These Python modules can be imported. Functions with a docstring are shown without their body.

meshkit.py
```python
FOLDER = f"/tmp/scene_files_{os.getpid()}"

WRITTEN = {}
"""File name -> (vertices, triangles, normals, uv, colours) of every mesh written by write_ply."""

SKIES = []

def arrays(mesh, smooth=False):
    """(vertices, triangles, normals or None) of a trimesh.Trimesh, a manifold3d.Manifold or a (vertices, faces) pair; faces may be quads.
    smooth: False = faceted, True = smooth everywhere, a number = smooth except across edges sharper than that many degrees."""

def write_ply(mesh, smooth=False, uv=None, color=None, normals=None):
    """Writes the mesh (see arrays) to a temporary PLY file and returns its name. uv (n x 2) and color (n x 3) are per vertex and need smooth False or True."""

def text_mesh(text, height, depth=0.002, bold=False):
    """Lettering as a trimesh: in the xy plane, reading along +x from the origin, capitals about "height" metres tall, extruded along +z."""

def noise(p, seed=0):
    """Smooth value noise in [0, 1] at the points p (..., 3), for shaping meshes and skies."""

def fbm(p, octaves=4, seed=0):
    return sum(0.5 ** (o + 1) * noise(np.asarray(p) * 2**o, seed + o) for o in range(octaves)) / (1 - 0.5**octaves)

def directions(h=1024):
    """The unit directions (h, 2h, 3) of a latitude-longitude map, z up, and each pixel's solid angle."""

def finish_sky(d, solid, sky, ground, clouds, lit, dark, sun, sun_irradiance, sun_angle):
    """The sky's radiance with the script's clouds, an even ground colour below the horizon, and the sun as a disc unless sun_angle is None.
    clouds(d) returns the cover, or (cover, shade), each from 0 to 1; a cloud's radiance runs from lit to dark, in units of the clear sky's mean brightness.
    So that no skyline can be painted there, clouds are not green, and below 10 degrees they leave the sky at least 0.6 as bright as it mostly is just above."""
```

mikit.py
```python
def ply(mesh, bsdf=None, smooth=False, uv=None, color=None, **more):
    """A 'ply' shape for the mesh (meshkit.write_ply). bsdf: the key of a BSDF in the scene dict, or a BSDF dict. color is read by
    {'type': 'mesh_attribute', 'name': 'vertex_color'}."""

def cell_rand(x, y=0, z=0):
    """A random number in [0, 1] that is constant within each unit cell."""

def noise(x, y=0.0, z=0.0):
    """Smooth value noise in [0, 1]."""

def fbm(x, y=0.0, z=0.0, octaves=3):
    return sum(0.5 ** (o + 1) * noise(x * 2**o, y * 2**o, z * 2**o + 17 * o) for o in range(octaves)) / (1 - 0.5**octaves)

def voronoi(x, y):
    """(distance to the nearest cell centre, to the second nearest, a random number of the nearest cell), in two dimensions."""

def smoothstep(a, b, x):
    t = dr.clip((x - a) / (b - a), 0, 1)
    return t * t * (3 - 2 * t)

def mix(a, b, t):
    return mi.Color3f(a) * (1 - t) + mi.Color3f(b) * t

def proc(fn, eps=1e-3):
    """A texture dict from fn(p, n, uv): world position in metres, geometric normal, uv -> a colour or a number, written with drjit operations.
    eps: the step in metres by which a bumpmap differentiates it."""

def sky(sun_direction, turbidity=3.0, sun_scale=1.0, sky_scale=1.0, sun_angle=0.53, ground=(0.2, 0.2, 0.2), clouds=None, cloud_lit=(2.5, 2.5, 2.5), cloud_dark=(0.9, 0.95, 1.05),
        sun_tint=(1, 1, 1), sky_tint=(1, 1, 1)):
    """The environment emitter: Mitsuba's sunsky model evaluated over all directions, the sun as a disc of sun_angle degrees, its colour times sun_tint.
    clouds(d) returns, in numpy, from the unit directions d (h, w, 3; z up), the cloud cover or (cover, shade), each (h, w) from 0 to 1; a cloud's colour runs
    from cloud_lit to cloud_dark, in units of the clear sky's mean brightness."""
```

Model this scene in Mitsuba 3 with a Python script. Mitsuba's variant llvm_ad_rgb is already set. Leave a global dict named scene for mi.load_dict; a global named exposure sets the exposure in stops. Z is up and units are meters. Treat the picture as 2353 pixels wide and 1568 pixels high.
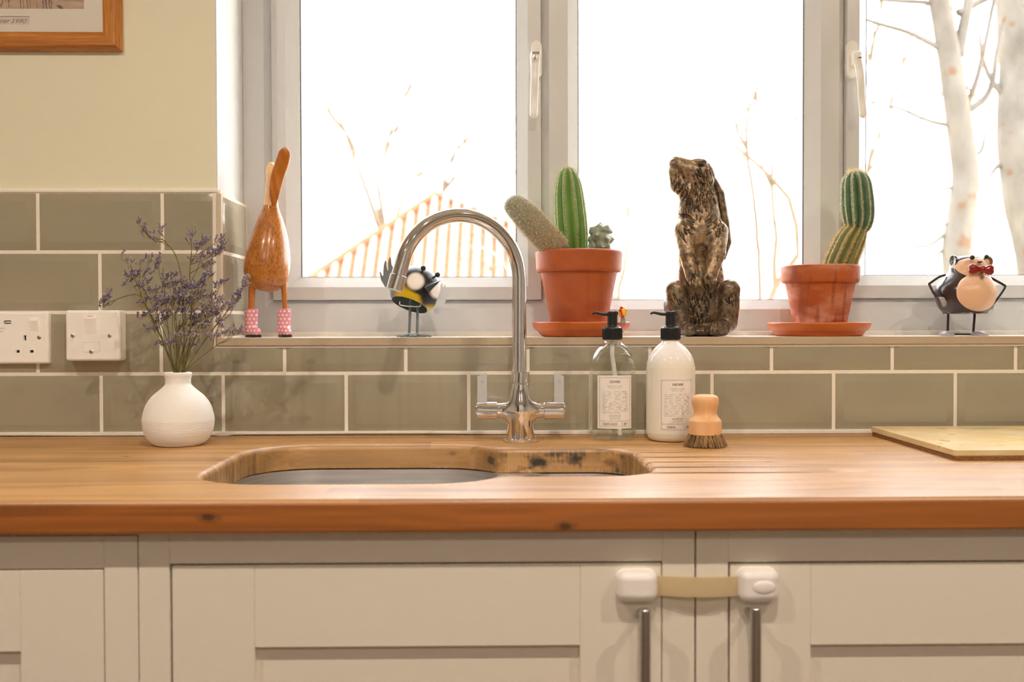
import math, random, numpy as np, trimesh, manifold3d as m3, mitsuba as mi, drjit as dr, mikit, meshkit
from mikit import proc, noise, fbm, voronoi, cell_rand, smoothstep, mix
from shapely.geometry import Polygon, box as _box, Point, LineString
from shapely.ops import unary_union
from shapely import affinity

# ---------------------------------------------------------------- camera, sky, lamps, exposure
FPX, HZ = 2353.0, 739.0                      # focal length in pixels, height of the horizon in the picture
YAW, ROLL, PITCH = 0.016, 0.0021, math.atan((784 - HZ) / FPX)
EYE = np.array([0.0, 0.0, 1.107])
exposure = 3.0
CA = np.array([math.sin(YAW), math.cos(YAW), 0.0])
CR = np.array([math.cos(YAW), -math.sin(YAW), 0.0])
CU = np.array([0, 0, 1.0])
FWD = CA * math.cos(PITCH) - CU * math.sin(PITCH)
UP0 = CA * math.sin(PITCH) + CU * math.cos(PITCH)
UPV = UP0 * math.cos(ROLL) + CR * math.sin(ROLL)
scene, labels = {}, {}
scene['camera'] = {'type': 'thinlens', 'fov': 2 * math.degrees(math.atan(2353 / 2 / FPX)), 'fov_axis': 'x', 'aperture_radius': 0.0034, 'focus_distance': 1.62,
                   'near_clip': 0.05, 'far_clip': 500.0,
                   'to_world': mi.ScalarTransform4f().look_at(origin=EYE.tolist(), target=(EYE + FWD).tolist(), up=UPV.tolist())}


def overcast(d):
    c = meshkit.fbm(d * 3.0, 4, seed=3)
    return np.clip(0.75 + 0.5 * (c - 0.4), 0, 1), np.clip((c - 0.4) * 1.0, 0, 0.4)


scene['sky'] = mikit.sky((0.9, -0.12, 0.5), turbidity=4.0, sun_scale=0.5, sky_scale=5.2, clouds=overcast, cloud_lit=(2.6, 2.6, 2.6), cloud_dark=(1.6, 1.62, 1.66), ground=(0.3, 0.29, 0.26))
LAMP = np.array([1.0, 0.86, 0.70]) * 415.0
LAMP_SPOTS = [(-1.0, 0.24), (0.1, 0.24), (1.2, 0.24), (-0.5, -1.5), (0.7, -1.5)]


def sbox(x0, x1, z0, z1):
    return _box(x0, z0, x1, z1)


# ---------------------------------------------------------------- helpers
def P(px, py, Y):
    """The point of the plane y = Y that the picture shows at this pixel."""
    u, v = (px - 1176.5) / FPX, (784 - py) / FPX
    u, v = u * math.cos(ROLL) + v * math.sin(ROLL), -u * math.sin(ROLL) + v * math.cos(ROLL)
    d = FWD + u * CR + v * UP0
    return EYE + d * (Y / d[1])


def S(Y):
    return Y / FPX * (1 + 0.0)


def lin(r, g, b):
    return [((c / 255 + 0.055) / 1.055) ** 2.4 if c > 10 else c / 255 / 12.92 for c in (r, g, b)]


def numbered(base):
    if base not in labels and not any(k == base or k.startswith(base + '__') for k in scene):
        return base
    i = 1
    while True:
        k = f'{base}_{i:03d}'
        if k not in labels and not any(q == k or q.startswith(k + '__') for q in scene):
            return k
        i += 1


def thing(base, label, cat, group=None):
    k = numbered(base)
    labels[k] = {'label': label, 'category': cat}
    if group:
        labels[k]['group'] = group
    return k


def struct(name, label=None):
    labels[name] = {'kind': 'structure'}
    if label:
        labels[name]['label'] = label
    return name


def put(parent, name, mesh, mat, smooth=35, label=None, kind=None, **kw):
    k = numbered(parent + '__' + name) if parent else name
    scene[k] = mikit.ply(mesh, mat, smooth=smooth, **kw)
    if label or kind:
        labels[k] = {}
        if label:
            labels[k]['label'] = label
        if kind:
            labels[k]['kind'] = kind
    return k


def cat(*ms):
    return trimesh.util.concatenate([m for m in ms])


def bx(x0, x1, y0, y1, z0, z1):
    m = trimesh.creation.box((abs(x1 - x0), abs(y1 - y0), abs(z1 - z0)))
    m.apply_translation(((x0 + x1) / 2, (y0 + y1) / 2, (z0 + z1) / 2))
    return m


def cbox(x0, x1, y0, y1, z0, z1, c=0.001):
    """A box with chamfered edges."""
    x0, x1, y0, y1, z0, z1 = min(x0, x1), max(x0, x1), min(y0, y1), max(y0, y1), min(z0, z1), max(z0, z1)
    pts = []
    for i, (a, b) in enumerate(((x0, x1), (y0, y1), (z0, z1))):
        for s in np.ndindex(2, 2, 2):
            q = [(x0 + c, x1 - c)[s[0]], (y0 + c, y1 - c)[s[1]], (z0 + c, z1 - c)[s[2]]]
            q[i] = (a, b)[s[i]]
            pts.append(q)
    return trimesh.Trimesh(pts).convex_hull


def rbox(x0, x1, y0, y1, z0, z1, r, n=2):
    """A box with rounded edges."""
    sp = trimesh.creation.icosphere(n, r).vertices
    pts = [sp + [(x0 + r, x1 - r)[i], (y0 + r, y1 - r)[j], (z0 + r, z1 - r)[k]] for i, j, k in np.ndindex(2, 2, 2)]
    return trimesh.Trimesh(np.vstack(pts)).convex_hull


def extrude_y(poly, y0, y1):
    """A shapely polygon in x and z, between y0 and y1."""
    ms = []
    for g in getattr(poly, 'geoms', [poly]):
        m = trimesh.creation.extrude_polygon(g, y1 - y0, engine='earcut')
        v = m.vertices.copy()
        m.vertices = np.stack([v[:, 0], y1 - v[:, 2], v[:, 1]], 1)
        ms.append(m)
    return cat(*ms)


def extrude_z(poly, z0, z1):
    ms = []
    for g in getattr(poly, 'geoms', [poly]):
        m = trimesh.creation.extrude_polygon(g, z1 - z0, engine='earcut')
        m.apply_translation((0, 0, z0))
        ms.append(m)
    return cat(*ms)


def rot(m, axis, deg, c=(0, 0, 0)):
    m.apply_transform(trimesh.transformations.rotation_matrix(math.radians(deg), axis, c))
    return m


def loft(rings, closed=False, cap=True):
    """Quads between rings of equally many points (k, n, 3); closed: the last ring joins the first."""
    r = np.asarray(rings, float)
    k, n = r.shape[:2]
    v = r.reshape(-1, 3)
    f = []
    for i in range(k if closed else k - 1):
        a, b = i * n, ((i + 1) % k) * n
        j = np.arange(n)
        j2 = (j + 1) % n
        f.append(np.stack([a + j, a + j2, b + j2], 1))
        f.append(np.stack([a + j, b + j2, b + j], 1))
    if cap and not closed:
        c0, c1 = len(v), len(v) + 1
        v = np.vstack([v, r[0].mean(0), r[-1].mean(0)])
        j = np.arange(n)
        j2 = (j + 1) % n
        f.append(np.stack([j2, j, np.full(n, c0)], 1))
        b = (k - 1) * n
        f.append(np.stack([b + j, b + j2, np.full(n, c1)], 1))
    m = trimesh.Trimesh(v, np.vstack(f), process=False)
    if m.volume < 0 and (cap or closed):
        m.invert()
    return m


def lathe(profile, c, n=64, sy=1.0, warp=None):
    """profile: (r, z) from bottom to top, world z; c: (x, y) of the axis."""
    rings = []
    a = np.arange(n) * 2 * np.pi / n
    for r, z in profile:
        r = max(r, 1e-5)
        rr = r if warp is None else r * warp(a, z)
        rings.append(np.stack([c[0] + rr * np.cos(a), c[1] + sy * rr * np.sin(a), np.full(n, z)], 1))
    return loft(rings)


def fine(profile, n=6, it=2):
    """A smoother profile through the points (Catmull-Rom)."""
    p = np.asarray(profile, float)
    out = []
    for i in range(len(p) - 1):
        p0, p1, p2, p3 = p[max(i - 1, 0)], p[i], p[i + 1], p[min(i + 2, len(p) - 1)]
        for t in np.arange(n) / n:
            out.append(0.5 * ((2 * p1) + (-p0 + p2) * t + (2 * p0 - 5 * p1 + 4 * p2 - p3) * t * t + (-p0 + 3 * p1 - 3 * p2 + p3) * t ** 3))
    out.append(p[-1])
    return np.array(out)


def frames(p):
    t = np.gradient(p, axis=0)
    t /= np.linalg.norm(t, axis=1, keepdims=True) + 1e-12
    a = np.cross(t[0], [0, 0, 1.0] if abs(t[0][2]) < 0.9 else [0, 1.0, 0])
    a /= np.linalg.norm(a)
    A = [a]
    for i in range(1, len(p)):
        a = a - t[i] * (a @ t[i])
        a /= np.linalg.norm(a) + 1e-12
        A.append(a)
    A = np.array(A)
    return t, A, np.cross(t, A)


def tube(path, r, n=12, flat=1.0):
    p = np.asarray(path, float)
    t, A, B = frames(p)
    r = np.broadcast_to(np.asarray(r, float), (len(p),))
    a = np.arange(n) * 2 * np.pi / n
    rings = p[:, None] + r[:, None, None] * (np.cos(a)[None, :, None] * A[:, None] + flat * np.sin(a)[None, :, None] * B[:, None])
    return loft(rings)


def ellipsoid(c, r, n=3):
    m = trimesh.creation.icosphere(n)
    m.vertices = m.vertices * np.asarray(r) + np.asarray(c)
    return m


def rect_ring(loops):
    """A closed frame: loops are (x0, x1, z0, z1, y), each joined to the next and the last to the first."""
    rings = [[(x0, y, z0), (x1, y, z0), (x1, y, z1), (x0, y, z1)] for x0, x1, z0, z1, y in loops]
    return loft(rings, closed=True)


def from_manifold(m):
    q = m.to_mesh()
    return trimesh.Trimesh(q.vert_properties[:, :3], q.tri_verts, process=False)


def to_manifold(m):
    m = m.copy()
    m.merge_vertices()
    return m3.Manifold(m3.Mesh(np.asarray(m.vertices, np.float32), np.asarray(m.faces, np.uint32)))


def surface_nets(f, lo, hi, step):
    """The zero surface of a signed distance f(points (n, 3)) as a trimesh, its points pulled onto the surface."""
    lo, hi = np.asarray(lo, float), np.asarray(hi, float)
    n = np.ceil((hi - lo) / step).astype(int) + 1
    ax = [lo[i] + step * np.arange(n[i]) for i in range(3)]
    val = np.empty(n)
    for i in range(0, n[0], 16):
        g = np.stack(np.meshgrid(ax[0][i:i + 16], ax[1], ax[2], indexing='ij'), -1)
        val[i:i + 16] = f(g.reshape(-1, 3)).reshape(g.shape[:3])
    s = val < 0
    c = n - 1
    corner = [(i, j, k) for i in (0, 1) for j in (0, 1) for k in (0, 1)]
    cnt = sum(s[i:i + c[0], j:j + c[1], k:k + c[2]].astype(np.int8) for i, j, k in corner)
    cells = np.argwhere((cnt > 0) & (cnt < 8))
    idx = -np.ones(c, int)
    idx[tuple(cells.T)] = np.arange(len(cells))
    acc, w = np.zeros((len(cells), 3)), np.zeros(len(cells))
    for a in corner:
        for d in range(3):
            if a[d]:
                continue
            b = list(a)
            b[d] = 1
            va, vb = val[tuple((cells + a).T)], val[tuple((cells + b).T)]
            x = (va < 0) != (vb < 0)
            t = np.where(x, va / np.where(x, va - vb, 1), 0)
            q = np.array(a, float)[None] + t[:, None] * (np.array(b) - np.array(a))[None]
            acc[x] += q[x]
            w += x
    v = lo + step * (cells + acc / w[:, None])
    F = []
    for d in range(3):
        e1, e2 = (d + 1) % 3, (d + 2) % 3
        sl0, sl1 = [slice(None)] * 3, [slice(None)] * 3
        sl0[d], sl1[d] = slice(0, -1), slice(1, None)
        x = s[tuple(sl0)] != s[tuple(sl1)]
        e = np.argwhere(x)
        e = e[(e[:, e1] > 0) & (e[:, e2] > 0) & (e[:, e1] < n[e1] - 1) & (e[:, e2] < n[e2] - 1)]
        if not len(e):
            continue
        q = []
        for o1, o2 in ((-1, -1), (0, -1), (0, 0), (-1, 0)):
            o = np.zeros(3, int)
            o[e1], o[e2] = o1, o2
            q.append(idx[tuple((e + o).T)])
        q = np.stack(q, 1)
        inside = s[tuple(e.T)]
        q[~inside] = q[~inside][:, ::-1]
        F += [q[:, [0, 1, 2]], q[:, [0, 2, 3]]]
    h = step * 0.05
    for _ in range(3):
        fv = f(v)
        g = np.stack([(f(v + h * np.eye(3)[i]) - f(v - h * np.eye(3)[i])) / (2 * h) for i in range(3)], 1)
        mv = fv[:, None] * g / np.maximum((g * g).sum(1, keepdims=True), 0.05)
        l = np.linalg.norm(mv, axis=1, keepdims=True)
        v = v - mv * np.minimum(1, 0.5 * step / np.maximum(l, 1e-12))
    m = trimesh.Trimesh(v, np.vstack(F), process=False)
    if m.volume < 0:
        m.invert()
    return m


def sd_cone(p, a, b, ra, rb):
    """Distance to a capsule whose radius runs from ra to rb."""
    a, b = np.asarray(a, float), np.asarray(b, float)
    ba = b - a
    t = np.clip((p - a) @ ba / max(ba @ ba, 1e-12), 0, 1)
    return np.linalg.norm(p - a - t[:, None] * ba, axis=1) - (ra + t * (rb - ra))


def sd_ell(p, c, r):
    r = np.asarray(r, float)
    q = (p - np.asarray(c, float))
    k0, k1 = np.linalg.norm(q / r, axis=1), np.linalg.norm(q / (r * r), axis=1)
    return k0 * (k0 - 1) / np.maximum(k1, 1e-9)


def smin(a, b, k):
    h = np.clip(0.5 + 0.5 * (b - a) / k, 0, 1)
    return b * (1 - h) + a * h - k * h * (1 - h)


def smax(a, b, k):
    return -smin(-a, -b, k)


# ---------------------------------------------------------------- materials
def tw(b):
    return {'type': 'twosided', 'bsdf': b}


def rgb(c):
    return {'type': 'rgb', 'value': [float(x) for x in c]}


def mat(name, color, rough=0.5, metallic=0.0, spec=0.5, coat=0.0, coat_gloss=0.9, bump=None, bump_scale=1.0, eps=4e-4):
    col = proc(color) if callable(color) else (color if isinstance(color, dict) else rgb(color))
    b = {'type': 'principled', 'base_color': col, 'roughness': rough if not callable(rough) else proc(rough), 'metallic': metallic, 'specular': spec}
    if coat:
        b['clearcoat'], b['clearcoat_gloss'] = coat, coat_gloss
    if bump is not None:
        b = {'type': 'bumpmap', 'arbitrary': proc(bump, eps), 'scale': bump_scale, 'bsdf': b}
    scene['mat_' + name] = tw(b)
    return 'mat_' + name


VC = {'type': 'mesh_attribute', 'name': 'vertex_color'}


def plaster(c, amt=0.05):
    def fn(p, n, uv):
        return mi.Color3f(c) * (1 - amt + 2 * amt * fbm(p.x * 2.3, p.y * 2.3, p.z * 2.3))
    return fn


def plaster_bump(p, n, uv):
    return 0.0006 * fbm(p.x * 30, p.y * 30, p.z * 30) + 0.002 * noise(p.x * 5, p.y * 5, p.z * 5)


def wood(base, dark, ax=0, k=60.0, lng=1.6, stave=0.0, knots=()):
    """Grain along one axis; knots: (x, y, z, size)."""
    def fn(p, n, uv):
        q = [p.x, p.y, p.z]
        l, a, b = q[ax], q[(ax + 1) % 3], q[(ax + 2) % 3]
        tone = mi.Float(0.5)
        if stave:
            i = dr.floor(a / stave)
            tone = cell_rand(i, dr.floor(l / 0.75 + 7 * cell_rand(i, 3)), 5)
            l = l + 13 * tone
        wv = fbm(l * lng * 1.4, a * 7, b * 7, 3)
        kn = mi.Float(0)
        kw = fbm(p.x * 90, p.y * 90, p.z * 140, 2) - .5
        for x, y, z, s in knots:
            d = dr.sqrt(dr.square((p.x - x) / (2.0 * s)) + dr.square((p.y - y) / s) + dr.square((p.z - z) / s))
            kn = kn + smoothstep(1.25, .45, d + 1.1 * kw) + .35 * smoothstep(2.6, 1.0, d + 1.6 * kw)
        g = noise(l * lng, a * k + wv * 9 + kn * 3, b * k + wv * 9)
        g2 = noise(l * lng * 6, a * k * 5, b * k * 5)
        t = dr.clip(0.55 * g + 0.25 * g2 + 0.35 * (tone - 0.5) + 0.25 * (wv - 0.5), 0, 1)
        c = mix(base, dark, t)
        return c * (1 - 0.75 * dr.clip(kn, 0, 1))
    return fn


mat('sage', plaster([0.72, 0.70, 0.54]), 0.6, bump=plaster_bump)
mat('white_paint', plaster([0.62, 0.64, 0.65], 0.02), 0.6, bump=plaster_bump)
mat('ceiling', [0.78, 0.76, 0.72], 0.8)
mat('floor', wood(lin(112, 78, 50), lin(76, 50, 30), 1, 30), 0.4)
mat('grout', plaster([0.80, 0.75, 0.67], 0.06), 0.85)
mat('upvc', [0.60, 0.60, 0.60], 0.28)
mat('gasket', [0.09, 0.095, 0.10], 0.6)


def tile_color(p, n, uv):
    r = noise(p.x * 9, p.z * 14, p.y * 9)
    s = noise(p.x * 120, p.z * 6, 0) * smoothstep(0.5, 0.9, noise(p.x * 4, p.z * 4, 3))
    return mi.Color3f([0.33, 0.30, 0.22]) * (0.94 + 0.12 * r - 0.1 * s)


def tile_bump(p, n, uv):
    return 0.0014 * noise(p.x * 9, p.y * 9, p.z * 9) + 0.00008 * noise(p.x * 160, p.y * 160, p.z * 160)


mat('tile', tile_color, 0.11, spec=0.6, bump=tile_bump)
scene['mat_pane'] = {'type': 'thindielectric', 'int_ior': 1.5}
scene['mat_clear_glass'] = {'type': 'dielectric', 'int_ior': 1.5}
mat('chrome', [0.86, 0.86, 0.88], 0.045, metallic=1.0)
mat('brushed', [0.55, 0.54, 0.53], 0.3, metallic=1.0)


def steel_fn(p, n, uv):
    return mi.Color3f([0.72, 0.71, 0.70]) * (0.85 + 0.3 * noise(p.x * 8, p.y * 8, p.z * 300))


mat('steel', steel_fn, 0.36, metallic=1.0)
mat('cabinet', plaster([0.70, 0.655, 0.575], 0.02), 0.42)
mat('white_plastic', [0.80, 0.79, 0.76], 0.25)
mat('black_plastic', [0.012, 0.012, 0.013], 0.3)
mat('dark', [0.008, 0.008, 0.008], 0.6)
mat('ink', [0.035, 0.02, 0.02], 0.7)
mat('paper', [0.80, 0.76, 0.72], 0.55)
# ---------------------------------------------------------------- the room
YT = 1.687                                   # face of the wall tiles
YP = 1.695                                   # face of the plaster
YF = 1.867                                   # face of the window frame
ZW = 0.92                                    # top of the worktop
SILL = 1.0805
RX0, RX1, RY0 = -2.3, 2.6, -2.3
xl = P(496, 300, YP)[0]
xr = P(2660, 300, YP)[0]
ZT = 2.12                                    # head of the window recess
struct('wall_back', 'sage green plaster wall around the window, tiled above the worktop')
op = sbox(xl, xr, 1.06, ZT)
put('wall_back', 'plaster', extrude_y(sbox(RX0 - .3, RX1 + .3, -0.05, 2.5).difference(op), YP, 2.0), 'mat_sage', False)
mat('room', [0.50, 0.48, 0.45], 0.7)
# white reveals (plaster skins of the recess)
put('wall_back', 'reveal', cat(bx(xl - .02, xl + .002, YP + .0005, 2.0, 1.06, ZT), bx(xr - .002, xr + .02, YP + .0005, 2.0, 1.06, ZT), bx(xl, xr, YP + .0005, 2.0, ZT - .002, ZT + .02)), 'mat_white_paint', False, label='white painted window reveal')
for nm, m in (('wall_left', bx(RX0 - .2, RX0, RY0 - .2, YP + .05, -.05, 2.5)), ('wall_right', bx(RX1, RX1 + .2, RY0 - .2, YP + .05, -.05, 2.5)), ('wall_front', bx(RX0 - .2, RX1 + .2, RY0 - .2, RY0, -.05, 2.5))):
    struct(nm)
    put('', nm, m, 'mat_room', False)
struct('door_1', 'dark brown door in the wall opposite the window')
mat('door_dark', wood(lin(70, 48, 34), lin(46, 30, 20), 2, 30), 0.4)
put('', 'door_1', cat(cbox(-1.75, -.85, RY0 - .001, RY0 + .05, 0.002, 2.02, .003), *[cbox(x, x + .3, RY0 + .045, RY0 + .06, z, z + h_, .008) for x in (-1.65, -1.25) for z, h_ in ((.2, .7), (1.05, .8))]), 'mat_door_dark', False)
struct('floor')
put('', 'floor', bx(RX0 - .2, RX1 + .2, RY0 - .2, 1.9, -.1, 0), 'mat_floor', False)
struct('ceiling')
put('', 'ceiling', bx(RX0 - .2, RX1 + .2, RY0 - .2, 2.0, 2.4, 2.6), 'mat_ceiling', False)

# ---------------------------------------------------------------- tiles
zA0, zA1 = P(230, 579, YT)[2], P(230, 440, YT)[2]
zB0 = P(230, 718, YT)[2]
zC0 = P(230, 860, YT)[2]
zD0 = P(230, 999, YT)[2]
GAP = 0.0029
xc = P(489, 600, YT)[0]                      # end of the tiling at the corner of the recess
ztr = P(800, 797, YT)[2]                     # top of the cut tiles under the sill


def full_tile(x0, x1, z0, z1):
    b = 0.0135
    pts = []
    for y, i in ((YT + .007, 0.0), (YT + .0034, 0.0), (YT + .0030, .0006), (YT + .0002, b - .001), (YT, b)):
        pts += [(x, y, z) for x in (x0 + i, x1 - i) for z in (z0 + i, z1 - i)]
    return trimesh.Trimesh(pts).convex_hull


def tile(parent, x0, x1, z0, z1, cut=None):
    m = full_tile(x0 + GAP, x1 - GAP, z0 + GAP, z1 - GAP)
    if cut is not None:
        m = from_manifold(to_manifold(m) ^ to_manifold(extrude_y(cut, YT - .01, YT + .02)))
        if not len(m.faces):
            return
    put(parent, 'tile', m, 'mat_tile', 12)


def jx(px, py):
    return P(px, py, YT)[0]


left = sbox(-3, xc - .001, 0, 3)
TW = 0.2025
ja = jx(85, 510)
for i in range(-4, 3):
    x0 = ja + i * TW
    if x0 < xc:
        tile('wall_back', x0, x0 + TW, zA0, zA1, left if x0 + TW > xc else None)
jb = jx(228, 650)
for i in range(-5, 2):
    x0 = jb + i * TW
    if x0 < xc:
        tile('wall_back', x0, x0 + TW, zB0, zA0, left if x0 + TW > xc else None)
below = unary_union([sbox(-3, xc - .001, 0, 3), sbox(-3, 3, 0, ztr)])
jc = [jx(p, 828) for p in (85, 369, 653, 932, 1213, 1494, 1774, 2052, 2336)]
jc = [jc[0] - TW * i for i in (4, 3, 2, 1)] + jc + [jc[-1] + TW * i for i in range(1, 9)]
for a, b in zip(jc[:-1], jc[1:]):
    if a < 2.4:
        tile('wall_back', a, b, zC0, zB0, below if b > xc else None)
jd = [jx(p, 930) for p in (231, 512, 795, 1077, 1357, 1637, 1917, 2197)]
jd = [jd[0] - TW * i for i in (5, 4, 3, 2, 1)] + jd + [jd[-1] + TW * i for i in range(1, 9)]
for a, b in zip(jd[:-1], jd[1:]):
    if a < 2.4:
        tile('wall_back', a, b, zD0, zC0)
put('wall_back', 'grout', cat(extrude_y(unary_union([sbox(RX0, xc + .012, 0.86, zA1 + .003), sbox(RX0, RX1, .86, ztr + .004)]), YT + .0037, YP + .002),
                              cbox(RX0, xc + .01, YT + .001, YP + .002, zA1 - .002, zA1 + .0045, .0015)), 'mat_grout', False, label='cream grout lines')
# tiles on the left reveal
xrv = P(511, 560, YT)[0]
zr = [P(540, 470, 1.77)[2] + .02, zA0, zB0, SILL]
zr[0] = zA1 - .004


def rtile(y0, y1, z0, z1):
    b, pts = .0135, []
    X = xrv
    for x, i in ((X - .007, 0.0), (X - .0034, 0.0), (X - .0030, .0006), (X - .0002, b - .001), (X, b)):
        pts += [(x, y, z) for y in (y0 + i, y1 - i) for z in (z0 + i, z1 - i)]
    return trimesh.Trimesh(pts).convex_hull


ym = 1.774
for y0, y1, z0, z1 in ((YT + .002, YF - .003, zA0, zA1 - .004), (YT + .002, ym, zB0, zA0), (ym, YF - .003, zB0, zA0), (YT + .002, YF - .003, SILL, zB0)):
    put('wall_back', 'tile', rtile(y0 + .0015, y1 - .0015, z0 + GAP, z1 - GAP), 'mat_tile', 12)
put('wall_back', 'grout', bx(xl - .001, xrv - .0037, YT + .003, YF, SILL - .002, zA1 - .002), 'mat_grout', False)
mat('trim_beige', wood([0.62, 0.52, 0.40], [0.50, 0.41, 0.31], 2, 40), 0.4)
mat('sill_edge', wood([0.50, 0.40, 0.29], [0.40, 0.31, 0.21], 0, 60), 0.4)
struct('trim_1', 'beige tile trim strip on the corner of the window recess')
put('', 'trim_1', cbox(P(498, 600, YT)[0], P(509, 600, YT)[0], YT - .001, YT + .012, SILL - .012, zA1 - .003, .001), 'mat_trim_beige', False)
# sealant bead along the worktop
def bead():
    xs = np.linspace(RX0, RX1, 420)
    rings = []
    for x in xs:
        w = float(meshkit.noise(np.array([x * 14, 2.0, 0]))) * .0012
        lift = .0022 * float(1 / (1 + math.exp((x - .05) * 16))) * (0.4 + 0.9 * float(meshkit.noise(np.array([x * 9, 7.0, 1]))))
        drip = .004 * math.exp(-((x - jx(512, 990)) / .011) ** 2)
        z0, z1 = ZW + lift - min(drip, lift), ZW + .0068 + w * .5
        y1, y0 = YT + .003, YT - .004 - w - drip
        rings.append([(x, y1, z0), (x, y1, z1), (x, y0 + .002, z1 - .0004), (x, y0, z1 - .002), (x, y0, z0 + .001), (x, y0 + .001, z0)])
    return loft(rings)


struct('trim_2', 'white sealant bead between worktop and tiles')
mat('sealant', [0.70, 0.67, 0.62], 0.4)
put('', 'trim_2', bead(), 'mat_sealant', 40)

# ---------------------------------------------------------------- the window
struct('window_1', 'white window of three lights with two handles')


def fx(px):
    return P(px, 500, YF)[0]


def fz(py):
    return P(1100, py, YF)[2]


x0, x1, z0, z1 = fx(560), fx(2640), fz(778), ZT + .02
TOP = 2.02
hole_L = (fx(608), fx(1262), fz(708), TOP)
hole_C = (fx(1305), fx(1885), fz(712), TOP)
hole_R = (fx(1927), fx(2592), fz(708), TOP)
face = sbox(x0, x1, z0, z1)
for h in (hole_L, hole_C, hole_R):
    face = face.difference(sbox(h[0], h[1], h[2], h[3]))
put('window_1', 'window_frame', extrude_y(face, YF, YF + .062), 'mat_upvc', False)


def inset(h, l, r, b, t, y):
    return (h[0] + l, h[1] - r, h[2] + b, h[3] - t, y)


sL = (fx(626), fx(1244), fz(689.5), TOP - .02)
sR = (fx(1943), fx(2575), fz(687.5), TOP - .02)
YG1, YG2 = YF + .0195, YF + .0180           # depth at which the beads meet the glass


def gx(px, Y):
    return P(px, 500, Y)[0]


def gz(py, Y):
    return P(1100, py, Y)[2]


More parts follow.
